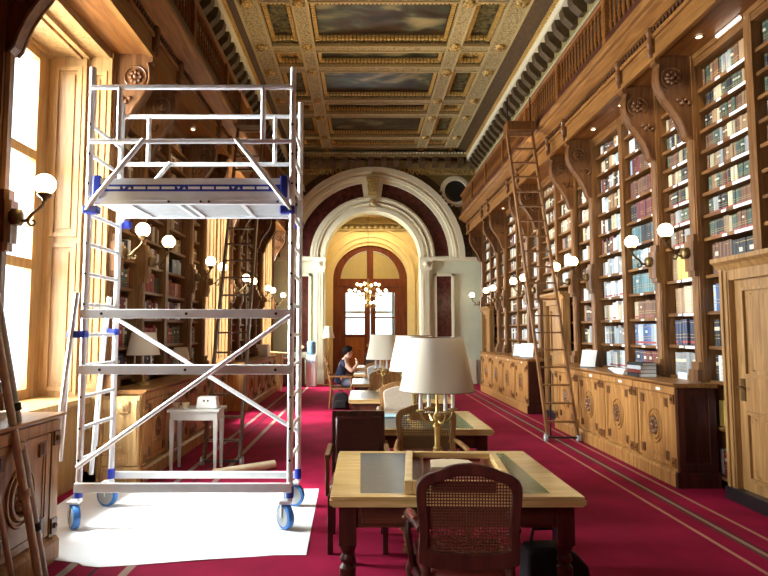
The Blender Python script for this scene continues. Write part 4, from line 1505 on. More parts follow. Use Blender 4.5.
# guard frames: two rails, two uprights, two slanting struts on each long side
for y, za, zb, xu in ((YA - 0.03, 3.675, 3.205, (XA + 0.25, XB - 0.25)), (YBK + 0.03, 3.675, 3.205, (XA + 0.25, XB - 0.25))):
    for z in (za, zb):
        a = MB(); a.tube([(XA, y, z), (XB, y, z)], 0.021, 10); a.build('guard_rail', 'alu', t, True)
    for x in xu:
        a = MB(); a.tube([(x, y, za), (x, y, zb)], 0.021, 10); a.build('guard_upright', 'alu', t, True)
    for x0, x1, xp in ((XA + 0.47, XA - 0.0, XA), (XB - 0.47, XB + 0.0, XB)):
        a = MB(); a.tube([(x0, y - 0.02, zb + 0.01), (x1 + (0.06 if xp == XA else -0.06), y - 0.03, 2.69), (x1, y - 0.01, 2.61)], 0.021, 10); g = a.build('guard_strut', 'alu', t, True)
        a = MB(); a.box(xp - 0.03, xp + 0.10, y - 0.03, y + 0.05, 2.585, 2.65) if xp == XA else a.box(xp - 0.10, xp + 0.03, y - 0.03, y + 0.05, 2.585, 2.65)
        a.build('strut_clip', 'blue', g, False, 0.012)
# stabiliser tubes clamped to the window-side posts
for y, zc in ((YA, 1.58), (YBK, 1.60)):
    a = MB(); a.tube([(XA - 0.05, y - 0.04, 1.92), (XA - 0.08, y - 0.05, 1.58), (XA - 0.16, y - 0.06, 0.70 if y == YA else 0.30)], 0.021, 10); g = a.build('stabiliser', 'alu', t, True)
    a = MB(); a.tube([(XA - 0.085, y - 0.04, 1.62), (XA - 0.13, y - 0.05, 0.55)], 0.014, 8); a.build('stabiliser_slide', 'alu', g, True)
    a = MB(); a.box(XA - 0.12, XA + 0.03, y - 0.06, y + 0.03, zc - 0.035, zc + 0.025); a.build('stabiliser_clamp', 'blue', g, False, 0.012)

# dust sheet on the floor
sx = [(-2.72, 5.98), (-1.6, 6.10), (-0.43, 6.16), (-0.40, 5.2), (-0.38, 4.36), (-1.1, 4.25), (-1.84, 4.14), (-1.95, 4.32), (-2.20, 4.36), (-2.45, 4.42)]
bmx = MB()
nx, ny = 40, 26
vs, fs = [], []
x0, x1 = -2.72, -0.40
for j in range(ny + 1):
    for i in range(nx + 1):
        u, v = i / nx, j / ny
        yl = 4.40 - 0.0 * u
        yl = 4.36 if u > 0.9 else (4.14 + 0.22 * abs(u - 0.40) / 0.5 if u > 0.34 else 4.17 + 0.25 * (0.40 - u) / 0.4)
        y = yl + (6.02 + 0.13 * u - yl) * v
        xl = x0 - 0.13 * v
        x = xl + (x1 - xl) * u - 0.04 * v * u
        z = 0.004 + 0.0035 * (math.sin(7 * x + 3 * y) * math.sin(5 * y - 2 * x) + 1) * 0.6
        if 0 < i < nx and 0 < j < ny:
            z += 0.002 * rnd.random()
        vs.append((x, y, z)); 
for j in range(ny):
    for i in range(nx):
        p = j * (nx + 1) + i
        fs.append((p, p + 1, p + nx + 2, p + nx + 1))
bmx.add(vs, fs)
o = bmx.build('dust_sheet', 'sheet', None, True)
tag(o, 'white dust sheet spread on the red carpet under the scaffold tower', 'dust sheet')

# rolled sheet lying on the carpet
a = MB()
p, q = Vector((-1.62, 6.58, 0.055)), Vector((-1.03, 7.05, 0.055))
a.tube([p, q], 0.05, 16)
a.tube([p.lerp(q, -0.004), p.lerp(q, 1.004)], 0.02, 10)
tag(a.build('paper_roll', 'kraft', None, True), 'beige roll of covering paper lying on the carpet behind the scaffold', 'paper roll')

# leaning poles against the nearest counter
def lean_pole(foot, top, r, mat, label, clamp=None):
    t = thing('pole', label, 'pole', foot)
    f, tp = Vector(foot), Vector(top)
    a = MB(); a.tube([(0, 0, 0.0), tp - f], r, 10); a.build('tube', mat, t, True)
    if clamp:
        for u in clamp:
            c = (tp - f) * u
            dd = (tp - f).normalized()
            a = MB(); a.tube([c - dd * 0.025, c + dd * 0.025], r * 1.5, 10); a.tube([c, c + Vector((0.03, -0.03, 0))], 0.010, 6); a.build('clamp', 'blackp' if mat == 'steel' else mat, t, True)
    return t


lean_pole((-2.00, 3.80, 0.01), (-2.37, 3.72, 1.95), 0.025, 'pole', 'thick pale wooden pole leaning on the near carved counter', [0.30])
lean_pole((-2.05, 3.95, 0.01), (-2.39, 3.86, 1.85), 0.020, 'steel', 'thin grey telescopic pole leaning on the near counter with black clamps', [0.18, 0.60])
lean_pole((-2.10, 3.70, 0.01), (-2.44, 3.60, 1.75), 0.018, 'pole', 'slimmer pale wooden pole leaning behind the thick one at the counter', None)

# ================================================================== READING TABLES
def make_table():
    t = thing('reading_table', 'x', 'table')
    W, D = 1.31, 1.18
    a = MB()
    hw, hd = W / 2, D / 2
    for sx in (-1, 1):
        a.box(sx * hw, sx * (hw - 0.15), -hd, hd, 0.738, 0.75)
    a.box(-0.06, 0.06, -hd + 0.068, hd - 0.068, 0.738, 0.75)
    for sy in (-1, 1):
        a.box(-hw + 0.149, hw - 0.149, sy * hd, sy * (hd - 0.07), 0.738, 0.7495)
    a.prism([(-hw + 0.012, 0.70), (hw - 0.012, 0.70), (hw + 0.008, 0.714), (hw + 0.008, 0.734), (-hw - 0.008, 0.734), (-hw - 0.008, 0.714)], 'y', -hd - 0.008, hd + 0.008)
    a.box(-hw + 0.004, hw - 0.004, -hd + 0.004, hd - 0.004, 0.733, 0.7375)
    tp = a.build('table_top', 'table', t)
    for sx, mt, lb in ((-1, 'leather_blue', 'grey leather writing panel'), (1, 'leather_green', 'green leather writing panel')):
        a = MB(); x = sorted((sx * 0.062, sx * (hw - 0.152))); a.box(x[0], x[1], -hd + 0.072, hd - 0.072, 0.736, 0.7485); a.build('writing_panel', mt, tp, label=lb)
    a = MB()
    for sy in (-1, 1):
        a.box(-hw + 0.05, hw - 0.05, sy * (hd - 0.05), sy * (hd - 0.075), 0.58, 0.70)
    for sx in (-1, 1):
        a.box(sx * (hw - 0.05), sx * (hw - 0.075), -hd + 0.05, hd - 0.05, 0.58, 0.70)
    a.build('apron', 'mahog_x', t)
    for sx in (-1, 1):
        a = MB(); x = sorted((sx * 0.05, sx * 0.50)); a.box(x[0], x[1], -hd + 0.038, -hd + 0.05, 0.60, 0.685); dr = a.build('drawer', 'mahog_x', t, False, 0.003)
        a = MB(); a.sphere((sx * 0.275, -hd + 0.03, 0.64), 0.014, 8, 6); a.build('drawer_knob', 'brass', dr, True)
    prof = [(0.030, 0), (0.034, 0.03), (0.024, 0.06), (0.030, 0.12), (0.040, 0.30), (0.044, 0.37), (0.028, 0.39), (0.040, 0.405), (0.040, 0.42), (0.030, 0.44), (0.048, 0.48), (0.048, 0.50)]
    for sx in (-1, 1):
        for sy in (-1, 1):
            a = MB(); a.lathe(prof, (sx * (hw - 0.085), sy * (hd - 0.085), 0), 14); a.box(sx * (hw - 0.085) - 0.045, sx * (hw - 0.085) + 0.045, sy * (hd - 0.085) - 0.045, sy * (hd - 0.085) + 0.045, 0.49, 0.70)
            a.build('leg', 'mahog', t, True)
    return t


TY = [3.71, 5.83, 8.12, 10.35, 12.60, 14.85]
TL = ['oak reading table with leather panels in front, carrying the framed display case', 'oak reading table behind the display case table, under the second lamp', 'oak reading table third in the row, under the third lamp',
      'oak reading table fourth in the row, before the reader', 'oak reading table where the person sits reading', 'oak reading table at the distant end of the row']
tb0 = make_table()
ttree = collect(tb0)
tb0.location = (0.495, TY[0], 0)
tb0['label'] = TL[0]
for y, l in list(zip(TY, TL))[1:]:
    dup(tb0, (0.49, y, 0), None, l, None, ttree)['group'] = 'row of reading tables'
tb0['group'] = 'row of reading tables'

# ================================================================== TABLE LAMPS
def make_lamp():
    t = thing('table_lamp', 'x', 'lamp')
    a = MB(); a.lathe([(0.10, 0), (0.10, 0.015), (0.085, 0.03), (0.04, 0.045), (0.025, 0.06), (0.03, 0.08)], n=20); a.build('base', 'brass', t, True)
    a = MB(); a.lathe([(0.022, 0.07), (0.018, 0.10), (0.020, 0.20), (0.032, 0.22), (0.018, 0.24), (0.028, 0.27), (0.03, 0.29), (0.012, 0.31), (0.009, 0.36), (0.008, 0.80), (0.004, 0.805)], n=12); a.build('stem', 'brass', t, True)
    for k in range(4):
        q = R(20) + k * PI / 2
        c, s = math.cos(q), math.sin(q)
        a = MB(); a.tube([(0, 0, 0.27), (0.04 * c, 0.04 * s, 0.245), (0.08 * c, 0.08 * s, 0.25), (0.11 * c, 0.11 * s, 0.28), (0.12 * c, 0.12 * s, 0.32)], 0.007, 6)
        a.lathe([(0.008, 0.31), (0.032, 0.322), (0.034, 0.33), (0.014, 0.335)], (0.12 * c, 0.12 * s, 0), 10); ar = a.build('arm', 'brass', t, True)
        a = MB(); a.lathe([(0.0135, 0.335), (0.0135, 0.52), (0.008, 0.53)], (0.12 * c, 0.12 * s, 0), 10); a.build('candle_sleeve', 'paper', ar, True)
    a = MB()
    n = 40
    for rr0, rr1, z0, z1 in ((0.252, 0.178, 0.455, 0.815),):
        vs, fs = [], []
        for j, (r_, z_) in enumerate(((rr0, z0), (rr1, z1), (rr1 - 0.003, z1), (rr0 - 0.003, z0))):
            for k in range(n):
                q = 2 * PI * k / n
                vs.append((r_ * math.cos(q), r_ * math.sin(q), z_))
        for j in range(4):
            j2 = (j + 1) % 4
            for k in range(n):
                k2 = (k + 1) % n
                fs.append((j * n + k, j * n + k2, j2 * n + k2, j2 * n + k))
        a.add(vs, fs)
    sh = a.build('lamp_shade', 'shade', t, True)
    a = MB()
    for r_, z_ in ((0.2525, 0.457), (0.1785, 0.813)):
        a.tube([(r_ * math.cos(q), r_ * math.sin(q), z_) for q in [2 * PI * k / 40 for k in range(41)]], 0.003, 6)
    a.build('shade_trim', 'cane_tan', sh, True)
    a = MB()
    for k in range(3):
        q = 2 * PI * k / 3
        a.tube([(0, 0, 0.80), (0.177 * math.cos(q), 0.177 * math.sin(q), 0.812)], 0.003, 5)
    a.build('shade_carrier', 'brass', t)
    return t


lamp0 = make_lamp()
ltree = collect(lamp0)
lamp0.location = (0.505, 4.02, 0.7505)
lamp0['label'] = 'ivory shaded candelabra lamp in front, standing behind the display case'
for loc, l in (((0.53, 6.05, 0.7505), 'ivory shaded candelabra lamp on the second table, half hidden by the first'), ((0.31, 8.55, 0.7505), 'ivory shaded lamp on the third table, smallest of the three lamps in the row'),
               ((-2.60, 7.05, 0.9805), 'white shaded lamp on the window counter behind the scaffold'), ((-2.55, 8.35, 0.9805), 'smaller looking white shaded lamp farther along the window counter')):
    ln = dup(lamp0, loc, None, l, None, ltree)
    ln['group'] = 'shaded candelabra lamps'
    if loc[0] < 0:
        ln.scale = (0.76, 0.76, 0.76) if loc[1] < 8 else (0.5, 0.5, 0.5)
lamp0['group'] = 'shaded candelabra lamps'

# framed display case on the first table
t = thing('display_case', 'shallow wooden display case lined in red on the nearest table', 'display case', (0.545, 3.54, 0.7505), R(-5))
W, D = 0.29, 0.40
a = MB()
for sx in (-1, 1):
    a.box(sx * W, sx * (W - 0.045), -D, D, 0.0, 0.07)
for sy in (-1, 1):
    a.box(-W + 0.045, W - 0.045, sy * D, sy * (D - 0.045), 0, 0.069)
a.build('case_frame', 'table', t, False, 0.004)
a = MB(); a.box(-W + 0.045, W - 0.045, -D + 0.045, D - 0.045, 0.002, 0.032); a.build('lining', 'leather_seat', t, label='red lined tray')
a = MB()
for sx in (-1, 1):
    a.box(sx * (W - 0.10), sx * (W - 0.11), -D + 0.11, D - 0.11, 0.032, 0.049)
for sy in (-1, 1):
    a.box(-W + 0.10, W - 0.10, sy * (D - 0.10), sy * (D - 0.11), 0.032, 0.048)
a.build('inner_moulding', 'leather_seat', t)
a = MB()
pts = [(-0.13, -0.04), (-0.11, 0.16), (-0.02, 0.19), (0.0, 0.18), (0.03, 0.19), (0.13, 0.15), (0.15, -0.03), (0.02, -0.05)]
a.prism(pts, 'z', 0.0325, 0.05)
o = a.build('open_booklet', 'kraft', None, loc=(0.54, 3.62, 0.7505), bevel=0.004)
tag(o, 'cream open booklet lying inside the red display case', 'booklet')

# ================================================================== CHAIRS
def outline(half, n=6):
    return half + [(-x, z) for x, z in reversed(half) if abs(x) > 1e-6]


def smooth_pts(pts, it=2):
    for _ in range(it):
        q = []
        n = len(pts)
        for i in range(n):
            p, r_ = Vector(pts[i]), Vector(pts[(i + 1) % n])
            q += [tuple(p.lerp(r_, 0.25)), tuple(p.lerp(r_, 0.75))]
        pts = q
    return pts


def inside(poly, x, z):
    c = False
    n = len(poly)
    for i in range(n):
        x0, z0 = poly[i]; x1, z1 = poly[(i + 1) % n]
        if (z0 > z) != (z1 > z) and x < (x1 - x0) * (z - z0) / (z1 - z0) + x0:
            c = not c
    return c


def frame_ring(mb, outer, inner, y0, y1):
    n = len(outer)
    o = len(mb.v)
    vs, fs = [], []
    for P in (outer, inner):
        for y in (y0, y1):
            vs += [(x, y, z) for x, z in P]
    for i in range(n):
        j = (i + 1) % n
        fs += [(i, j, n + j, n + i), (2 * n + i, 3 * n + i, 3 * n + j, 2 * n + j), (i, 2 * n + i, 2 * n + j, j), (n + i, n + j, 3 * n + j, 3 * n + i)]
    mb.add(vs, fs)


def make_cabriole_chair(label, woodm, padm, backm, cane, loc, rz, group=None, seatm=None, back_label=None):
    """armchair with a curved back frame; faces local +y"""
    t = thing('armchair', label, 'chair', loc, rz, group)
    half = [(0.0, 1.02), (0.08, 1.012), (0.15, 0.985), (0.215, 0.965), (0.247, 0.93), (0.250, 0.87), (0.240, 0.78), (0.232, 0.70), (0.24, 0.62), (0.235, 0.545)]
    out_ = smooth_pts(outline(half), 2)
    cx_, cz_ = 0, 0.79
    innr = [(x * 0.81, 0.62 + (z - 0.545) * 0.735) for x, z in out_]
    yb = -0.25
    rake = 0.10
    def lean(mbx):
        mbx.v = [(v[0], v[1] - (v[2] - 0.5) * rake, v[2]) for v in mbx.v]
        return mbx
    a = MB(); frame_ring(a, out_, innr, yb - 0.018, yb + 0.018); bf = lean(a).build('back_frame', woodm, t, True, 0.005)
    a = MB()
    if cane:
        st, w = 0.0140, 0.0030
        xs = [-0.203 + st * k for k in range(30)]
        for x in xs:
            zs = [0.6 + 0.004 * k for k in range(100) if inside(innr, x, 0.6 + 0.004 * k)]
            if zs:
                a.box(x - w, x + w, yb - 0.002, yb + 0.001, zs[0] - 0.008, zs[-1] + 0.008)
        z = 0.60
        while z < 1.0:
            xx = [-0.21 + 0.005 * k for k in range(85) if inside(innr, -0.21 + 0.005 * k, z)]
            if xx:
                a.box(xx[0] - 0.006, xx[-1] + 0.006, yb - 0.001, yb + 0.002, z - w, z + w)
            z += st
        lean(a).build('cane_panel', backm, t)
        a = MB(); a.prism([(x * 1.0, z) for x, z in ((-0.17, 0.885), (0.13, 0.885), (0.13, 0.935), (-0.17, 0.935))], 'y', yb + 0.006, yb + 0.022)
        lean(a).build('back_slat', woodm, t)
    else:
        a.prism(innr, 'y', yb - 0.012, yb + 0.030); lean(a).build('back_pad', backm, t, True, 0.012)
    a = MB()
    seat = [(-0.20, -0.24), (0.20, -0.24), (0.255, 0.10), (0.25, 0.22), (0.15, 0.255), (0, 0.265), (-0.15, 0.255), (-0.25, 0.22), (-0.255, 0.10)]
    a.prism(seat, 'z', 0.385, 0.44); a.build('seat_frame', woodm, t, False, 0.008)
    a = MB(); a.prism([(x * 0.95, y * 0.95) for x, y in seat], 'z', 0.44, 0.53); a.build('seat_cushion', seatm or padm, t, True, 0.03)
    for sx in (-1, 1):
        a = MB(); pts = [(sx * 0.232, -0.27, 0.72), (sx * 0.25, -0.14, 0.72), (sx * 0.275, 0.0, 0.70), (sx * 0.27, 0.06, 0.685)]
        a.tube(pts, [0.015, 0.019, 0.021, 0.024], 10); a.sphere((sx * 0.27, 0.075, 0.683), 0.027, 10, 7)
        a.tube([(sx * 0.27, 0.055, 0.68), (sx * 0.275, 0.02, 0.61), (sx * 0.26, 0.03, 0.52), (sx * 0.245, 0.09, 0.42)], [0.019, 0.016, 0.018, 0.022], 10)
        ar = a.build('arm', woodm, t, True)
        if padm:
            a = MB(); a.tube([(sx * 0.245, -0.17, 0.735), (sx * 0.262, -0.08, 0.735), (sx * 0.272, 0.0, 0.722)], [0.014, 0.022, 0.016], 8); a.build('arm_pad', padm, ar, True)
        a = MB(); a.tube([(sx * 0.225, 0.20, 0.43), (sx * 0.25, 0.235, 0.36), (sx * 0.235, 0.225, 0.20), (sx * 0.22, 0.215, 0.08), (sx * 0.235, 0.24, 0.012)], [0.034, 0.032, 0.022, 0.015, 0.019], 10); a.build('leg', woodm, t, True)
        a = MB(); a.tube([(sx * 0.20, -0.235, 0.60), (sx * 0.20, -0.235, 0.36), (sx * 0.20, -0.25, 0.2), (sx * 0.205, -0.29, 0.012)], [0.022, 0.026, 0.020, 0.016], 10); a.build('leg', woodm, t, True)
    return t


def make_square_chair(label, loc, rz):
    t = thing('armchair', label, 'chair', loc, rz)
    def lean(mbx):
        mbx.v = [(v[0], v[1] - max(0, v[2] - 0.45) * 0.12, v[2]) for v in mbx.v]
        return mbx
    a = MB()
    for sx in (-1, 1):
        a.box(sx * 0.215, sx * 0.175, -0.27, -0.235, 0.45, 0.955)
    a.box(-0.215, 0.215, -0.27, -0.235, 0.905, 0.955); a.box(-0.215, 0.215, -0.27, -0.235, 0.50, 0.55)
    lean(a).build('back_frame', 'mahog', t, False, 0.006)
    a = MB(); a.box(-0.185, 0.185, -0.275, -0.215, 0.54, 0.915); lean(a).build('back_pad', 'leather_red', t, True, 0.018)
    a = MB(); a.box(-0.22, 0.22, -0.24, 0.23, 0.37, 0.42); a.build('seat_frame', 'mahog', t, False, 0.005)
    a = MB(); a.box(-0.205, 0.205, -0.225, 0.22, 0.42, 0.49); a.build('seat_cushion', 'leather_red', t, True, 0.02)
    for sx in (-1, 1):
        a = MB(); a.box(sx * 0.205, sx * 0.245, -0.27, 0.19, 0.665, 0.70); a.box(sx * 0.21, sx * 0.24, 0.14, 0.18, 0.40, 0.67); ar = a.build('arm', 'walnut', t, False, 0.006)
        for y in (-0.225, 0.20):
            a = MB(); a.box(sx * 0.18, sx * 0.22, y - 0.02, y + 0.02, 0, 0.38); a.build('leg', 'mahog', t, False, 0.004)
    return t


near_chair = make_cabriole_chair('mahogany armchair with cane back, its back turned to us at the first table', 'mahog', 'leather_seat', 'cane', True, (0.485, 2.97, 0), R(-2))
near_chair.scale = (0.94, 1, 1)
make_square_chair('square dark red leather armchair at the far side of the first table', (-0.03, 4.60, 0), PI)
make_cabriole_chair('tan caned armchair behind the first lamp, facing the display case', 'tanwood', None, 'cane_tan', True, (0.535, 4.62, 0), PI + R(2), seatm='cane_tan')
make_cabriole_chair('beige padded armchair on the far side of the second table', 'tanwood', 'beige', 'beige', False, (0.45, 6.72, 0), PI)
make_cabriole_chair('brown curved armchair on the far side of the third table', 'tanwood', None, 'tanwood', False, (0.36, 9.02, 0), PI, seatm='beige')
make_cabriole_chair('grey padded armchair on the far side of the fourth table', 'tanwood', 'greyb', 'greyb', False, (0.30, 11.25, 0), PI)

# the reader's chair, facing +x
t = thing('side_chair', 'tan wooden armchair the person sits on, turned to the table end', 'chair', (-0.42, 12.62, 0), -PI / 2)
for sx in (-1, 1):
    a = MB(); a.tube([(sx * 0.21, -0.26, 0.0), (sx * 0.21, -0.22, 0.42), (sx * 0.205, -0.28, 0.75), (sx * 0.20, -0.36, 1.10)], [0.019, 0.022, 0.02, 0.017], 8); a.build('back_post', 'tanwood', t, True)
    a = MB(); a.tube([(sx * 0.22, 0.20, 0.0), (sx * 0.22, 0.20, 0.42), (sx * 0.235, 0.19, 0.66)], 0.02, 8); a.build('leg', 'tanwood', t, True)
    a = MB(); a.beam((sx * 0.235, -0.27, 0.68), (sx * 0.245, 0.22, 0.665), 0.05, 0.03); a.build('arm', 'tanwood', t, False, 0.006)
    a = MB(); a.beam((sx * 0.21, -0.24, 0.2), (sx * 0.22, 0.2, 0.2), 0.02, 0.03); a.build('stretcher', 'tanwood', t)
for z, y in ((1.05, -0.345), (0.88, -0.31), (0.70, -0.268)):
    a = MB(); a.box(-0.20, 0.20, y - 0.012, y + 0.012, z - 0.035, z + 0.035); a.build('back_slat', 'tanwood', t, False, 0.005)
a = MB(); a.box(-0.23, 0.23, -0.24, 0.23, 0.40, 0.44); a.build('seat', 'tanwood', t, False, 0.01)
a = MB(); a.box(-0.21, 0.21, -0.22, 0.21, 0.44, 0.465); a.build('seat_pad', 'leather_red', t, False, 0.01)

# ================================================================== THE READER
def skin(name, verts, edges, radii, mat, parent, sub=2, root=0):
    me = bpy.data.meshes.new(name)
    me.from_pydata(verts, edges, [])
    me.materials.append(M[mat])
    o = bpy.data.objects.new(name, me)
    COL.objects.link(o)
    if parent is not None:
        o.parent = parent
    md = o.modifiers.new('skin', 'SKIN')
    md.use_smooth_shade = True
    for i, r_ in enumerate(radii):
        sv = me.skin_vertices[0].data[i]
        sv.radius = (r_, r_) if not isinstance(r_, tuple) else r_
        sv.use_root = i == root
    s = o.modifiers.new('subsurf', 'SUBSURF')
    s.levels = s.render_levels = sub
    return o


# person facing +x (local), hips at origin of the seat
PX, PY = -0.46, 12.62
V, E_, RR = [], [], []
def vtx(p, r_, link=None):
    V.append(p); RR.append(r_)
    if link is not None:
        E_.append((link, len(V) - 1))
    return len(V) - 1
hip = vtx((0.0, 0, 0.56), 0.125)
wai = vtx((0.02, 0, 0.70), 0.115, hip)
che = vtx((0.07, 0, 0.88), 0.125, wai)
nkb = vtx((0.10, 0, 1.01), 0.07, che)
nk = vtx((0.13, 0, 1.06), 0.05, nkb)
hd0 = vtx((0.165, 0, 1.11), 0.075, nk)
hd1 = vtx((0.175, 0, 1.185), 0.085, hd0)
hd2 = vtx((0.165, 0, 1.24), 0.06, hd1)
nose = vtx((0.262, 0, 1.135), 0.014, hd1)
chin = vtx((0.235, 0, 1.075), 0.03, hd0)
hands = {}
for s in (-1, 1):
    sh = vtx((0.09, s * 0.15, 0.96), 0.058, nkb)
    if s < 0:       # near arm lies bent on the table, hand raised to the face
        el = vtx((0.25, s * 0.22, 0.775), 0.042, sh); wr = vtx((0.36, s * 0.10, 0.93), 0.028, el); pa = vtx((0.345, s * 0.06, 1.00), 0.032, wr)
    else:
        el = vtx((0.22, s * 0.24, 0.78), 0.042, sh); wr = vtx((0.42, s * 0.12, 0.785), 0.028, el); pa = vtx((0.48, s * 0.08, 0.785), 0.030, wr)
    hands[s] = (V[wr], V[pa], pa)
    th = vtx((0.12, s * 0.09, 0.535), 0.085, hip); kn = vtx((0.43, s * 0.11, 0.52), 0.062, th); an = vtx((0.40, s * 0.11, 0.10), 0.038, kn); ft = vtx((0.52, s * 0.12, 0.04), 0.036, an)
    wrp, pap = Vector(V[wr]), Vector(V[pa])
    dirv = (pap - wrp).normalized()
    side = Vector((0, 1, 0))
    for k, L_ in enumerate((0.055, 0.068, 0.064, 0.05)):
        off = side * (-0.024 + 0.016 * k)
        b0 = vtx(tuple(pap + off + dirv * 0.022), 0.0085, pa)
        b1 = vtx(tuple(pap + off + dirv * (0.022 + L_ * 0.5) + Vector((-0.008 if s < 0 else 0, 0, -0.006))), 0.008, b0)
        vtx(tuple(pap + off + dirv * (0.022 + L_ * 0.85) + Vector((-0.028 if s < 0 else 0, 0, -0.02))), 0.0065, b1)
    b0 = vtx(tuple(pap + side * (-s) * -0.035 + dirv * -0.005), 0.010, pa)
    vtx(tuple(pap + side * (-s) * -0.055 + dirv * 0.03), 0.008, b0)
person = skin('person', V, E_, RR, 'skin', None, 2)
person.location = (PX, PY, 0)
tag(person, 'person in a dark T-shirt sitting at the table end, head bent, hand at the face', 'person')


def cloth(name, chains, mat):
    V2, E2, R2 = [], [], []
    for ch in chains:
        last = None
        for p, r_ in ch:
            key = next((i for i, q in enumerate(V2) if (Vector(q) - Vector(p)).length < 1e-5), None)
            if key is None:
                V2.append(p); R2.append(r_); key = len(V2) - 1
            if last is not None:
                E2.append((last, key))
            last = key
    o = skin(name, V2, E2, R2, mat, person, 2)
    return o


cloth('t_shirt', [[((-0.01, 0, 0.49), 0.142), ((0.0, 0, 0.60), 0.142), ((0.02, 0, 0.70), 0.134), ((0.07, 0, 0.88), 0.142), ((0.10, 0, 1.0), 0.085)]] +
      [[((0.07, 0, 0.88), 0.142), ((0.085, s * 0.14, 0.955), 0.078), ((0.15, s * 0.19, 0.88), 0.064)] for s in (-1, 1)], 'navy')
cloth('trousers', [[((0.0, 0, 0.56), 0.136), ((0.12, s * 0.09, 0.535), 0.098), ((0.43, s * 0.11, 0.52), 0.074), ((0.40, s * 0.11, 0.12), 0.056)] for s in (-1, 1)], 'denim')
for s in (-1, 1):
    a = MB(); a.prism([(0.33, 0.0), (0.60, 0.0), (0.60, 0.04), (0.55, 0.075), (0.44, 0.11), (0.35, 0.11)], 'y', s * 0.115 - 0.048, s * 0.115 + 0.048); a.build('shoe', 'blackp', person, True, 0.015)
a = MB(); a.sphere((0.148, 0, 1.20), 0.108, 16, 10, (1.05, 0.92, 0.92)); 
a.v = [(v[0], v[1], max(v[2], 1.10 + max(0.0, v[0] - 0.11) * 0.95)) for v in a.v]
for k in range(26):
    q = k * 2.399
    rr = 0.095 * math.sqrt(k / 26)
    a.tube([(0.150 + rr * math.cos(q), rr * math.sin(q), 1.20 + 0.098 * math.sqrt(max(0.05, 1 - (rr / 0.11) ** 2))), (0.150 + rr * 1.12 * math.cos(q) + 0.018, rr * 1.12 * math.sin(q), 1.20 + 0.098 * math.sqrt(max(0.03, 1 - (rr / 0.107) ** 2)) + 0.010)], [0.017, 0.008], 5)
for k in range(7):
    a.tube([(0.225, -0.06 + 0.02 * k, 1.235), (0.252, -0.058 + 0.0195 * k, 1.205 - 0.008 * (k % 2))], [0.016, 0.006], 5)
a.build('hair', 'hair', person, True)
for s in (-1, 1):
    a = MB(); a.sphere((0.165, s * 0.083, 1.15), 0.024, 8, 6, (0.8, 0.4, 1.2)); a.build('ear', 'skin', person, True)
    a = MB(); a.sphere((0.243, s * 0.033, 1.165), 0.011, 8, 6); a.build('eye', 'blackp', person, True)
a = MB(); a.tube([(0.250, -0.022, 1.098), (0.256, 0, 1.096), (0.250, 0.022, 1.098)], 0.005, 6); a.build('mouth', 'leather_seat', person, True)

t = thing('backpack', 'black backpack on the carpet beneath the seated person', 'bag', (-0.44, 12.42, 0))
a = MB(); a.prism([(-0.17, 0), (0.17, 0), (0.18, 0.08), (0.15, 0.28), (0.09, 0.34), (-0.09, 0.34), (-0.15, 0.28), (-0.18, 0.08)], 'y', -0.09, 0.09); a.build('body', 'black', t, True, 0.03)
a = MB(); a.prism([(-0.12, 0.03), (0.12, 0.03), (0.11, 0.19), (-0.11, 0.19)], 'y', -0.13, -0.08); a.build('front_pocket', 'black', t, True, 0.02)
a = MB(); a.tube([(-0.05, 0.0, 0.33), (-0.03, 0, 0.385), (0.03, 0, 0.385), (0.05, 0, 0.33)], 0.009, 6); a.build('handle', 'black', t, True)
# papers and things on the reader's table
a = MB(); a.box(-0.17, 0.17, -0.23, 0.23, 0, 0.004); o = a.build('newspaper', 'paper', None, loc=(0.12, 12.55, 0.7505)); o.rotation_euler.z = R(8)
tag(o, 'pale newspaper lying flat before the reader', 'newspaper')
for i, (x, y, w, h) in enumerate(((0.18, 12.3, 0.10, 0.05), (0.22, 12.75, 0.08, 0.06), (0.32, 12.5, 0.10, 0.05))):
    a = MB(); a.box(-w, w, -h, h, 0, 0.02); a.box(-w * 0.8, w * 0.7, -h * 0.8, h * 0.9, 0.02, 0.035)
    o = a.build('dark_notebook', 'blackp', None, loc=(x, y, 0.7552 if i < 2 else 0.7505), bevel=0.003); o.rotation_euler.z = R(20 * i)
    tag(o, ['small dark notebook on the newspaper, closest to us', 'small dark notebook on the newspaper, away from us', 'small dark notebook on bare table beside the newspaper'][i], 'notebook')
t = thing('desk_monitor', 'slim black screen standing on the reader table past the notebooks', 'monitor', (0.16, 13.0, 0.7505), R(62))
a = MB(); a.box(-0.11, 0.11, -0.08, 0.08, 0, 0.012); a.tube([(0, 0, 0.01), (0, 0, 0.15)], 0.015, 8); a.build('stand', 'blackp', t)
a = MB(); a.box(-0.2, 0.2, -0.015, 0.015, 0.10, 0.38); a.build('screen', 'blackp', t, False, 0.006)
# papers on the second table
for (x, y, r_, w, h, l, mt) in ((0.30, 6.05, 12, 0.15, 0.11, 'pale blue folder lying open on the second table', 'M'), (0.72, 6.15, -8, 0.12, 0.16, 'white paper sheet on the second table beside its lamp', 'P')):
    a = MB(); a.box(-w, w, -h, h, 0, 0.008); a.box(-w * 0.96, w * 0.96, -h * 0.96, h * 0.96, 0.008, 0.012)
    o = a.build('folder' if mt == 'M' else 'paper_sheet', 'curtain' if mt == 'M' else 'paper', None, loc=(x, y, 0.7505)); o.rotation_euler.z = R(r_)
    tag(o, l, 'folder' if mt == 'M' else 'paper')

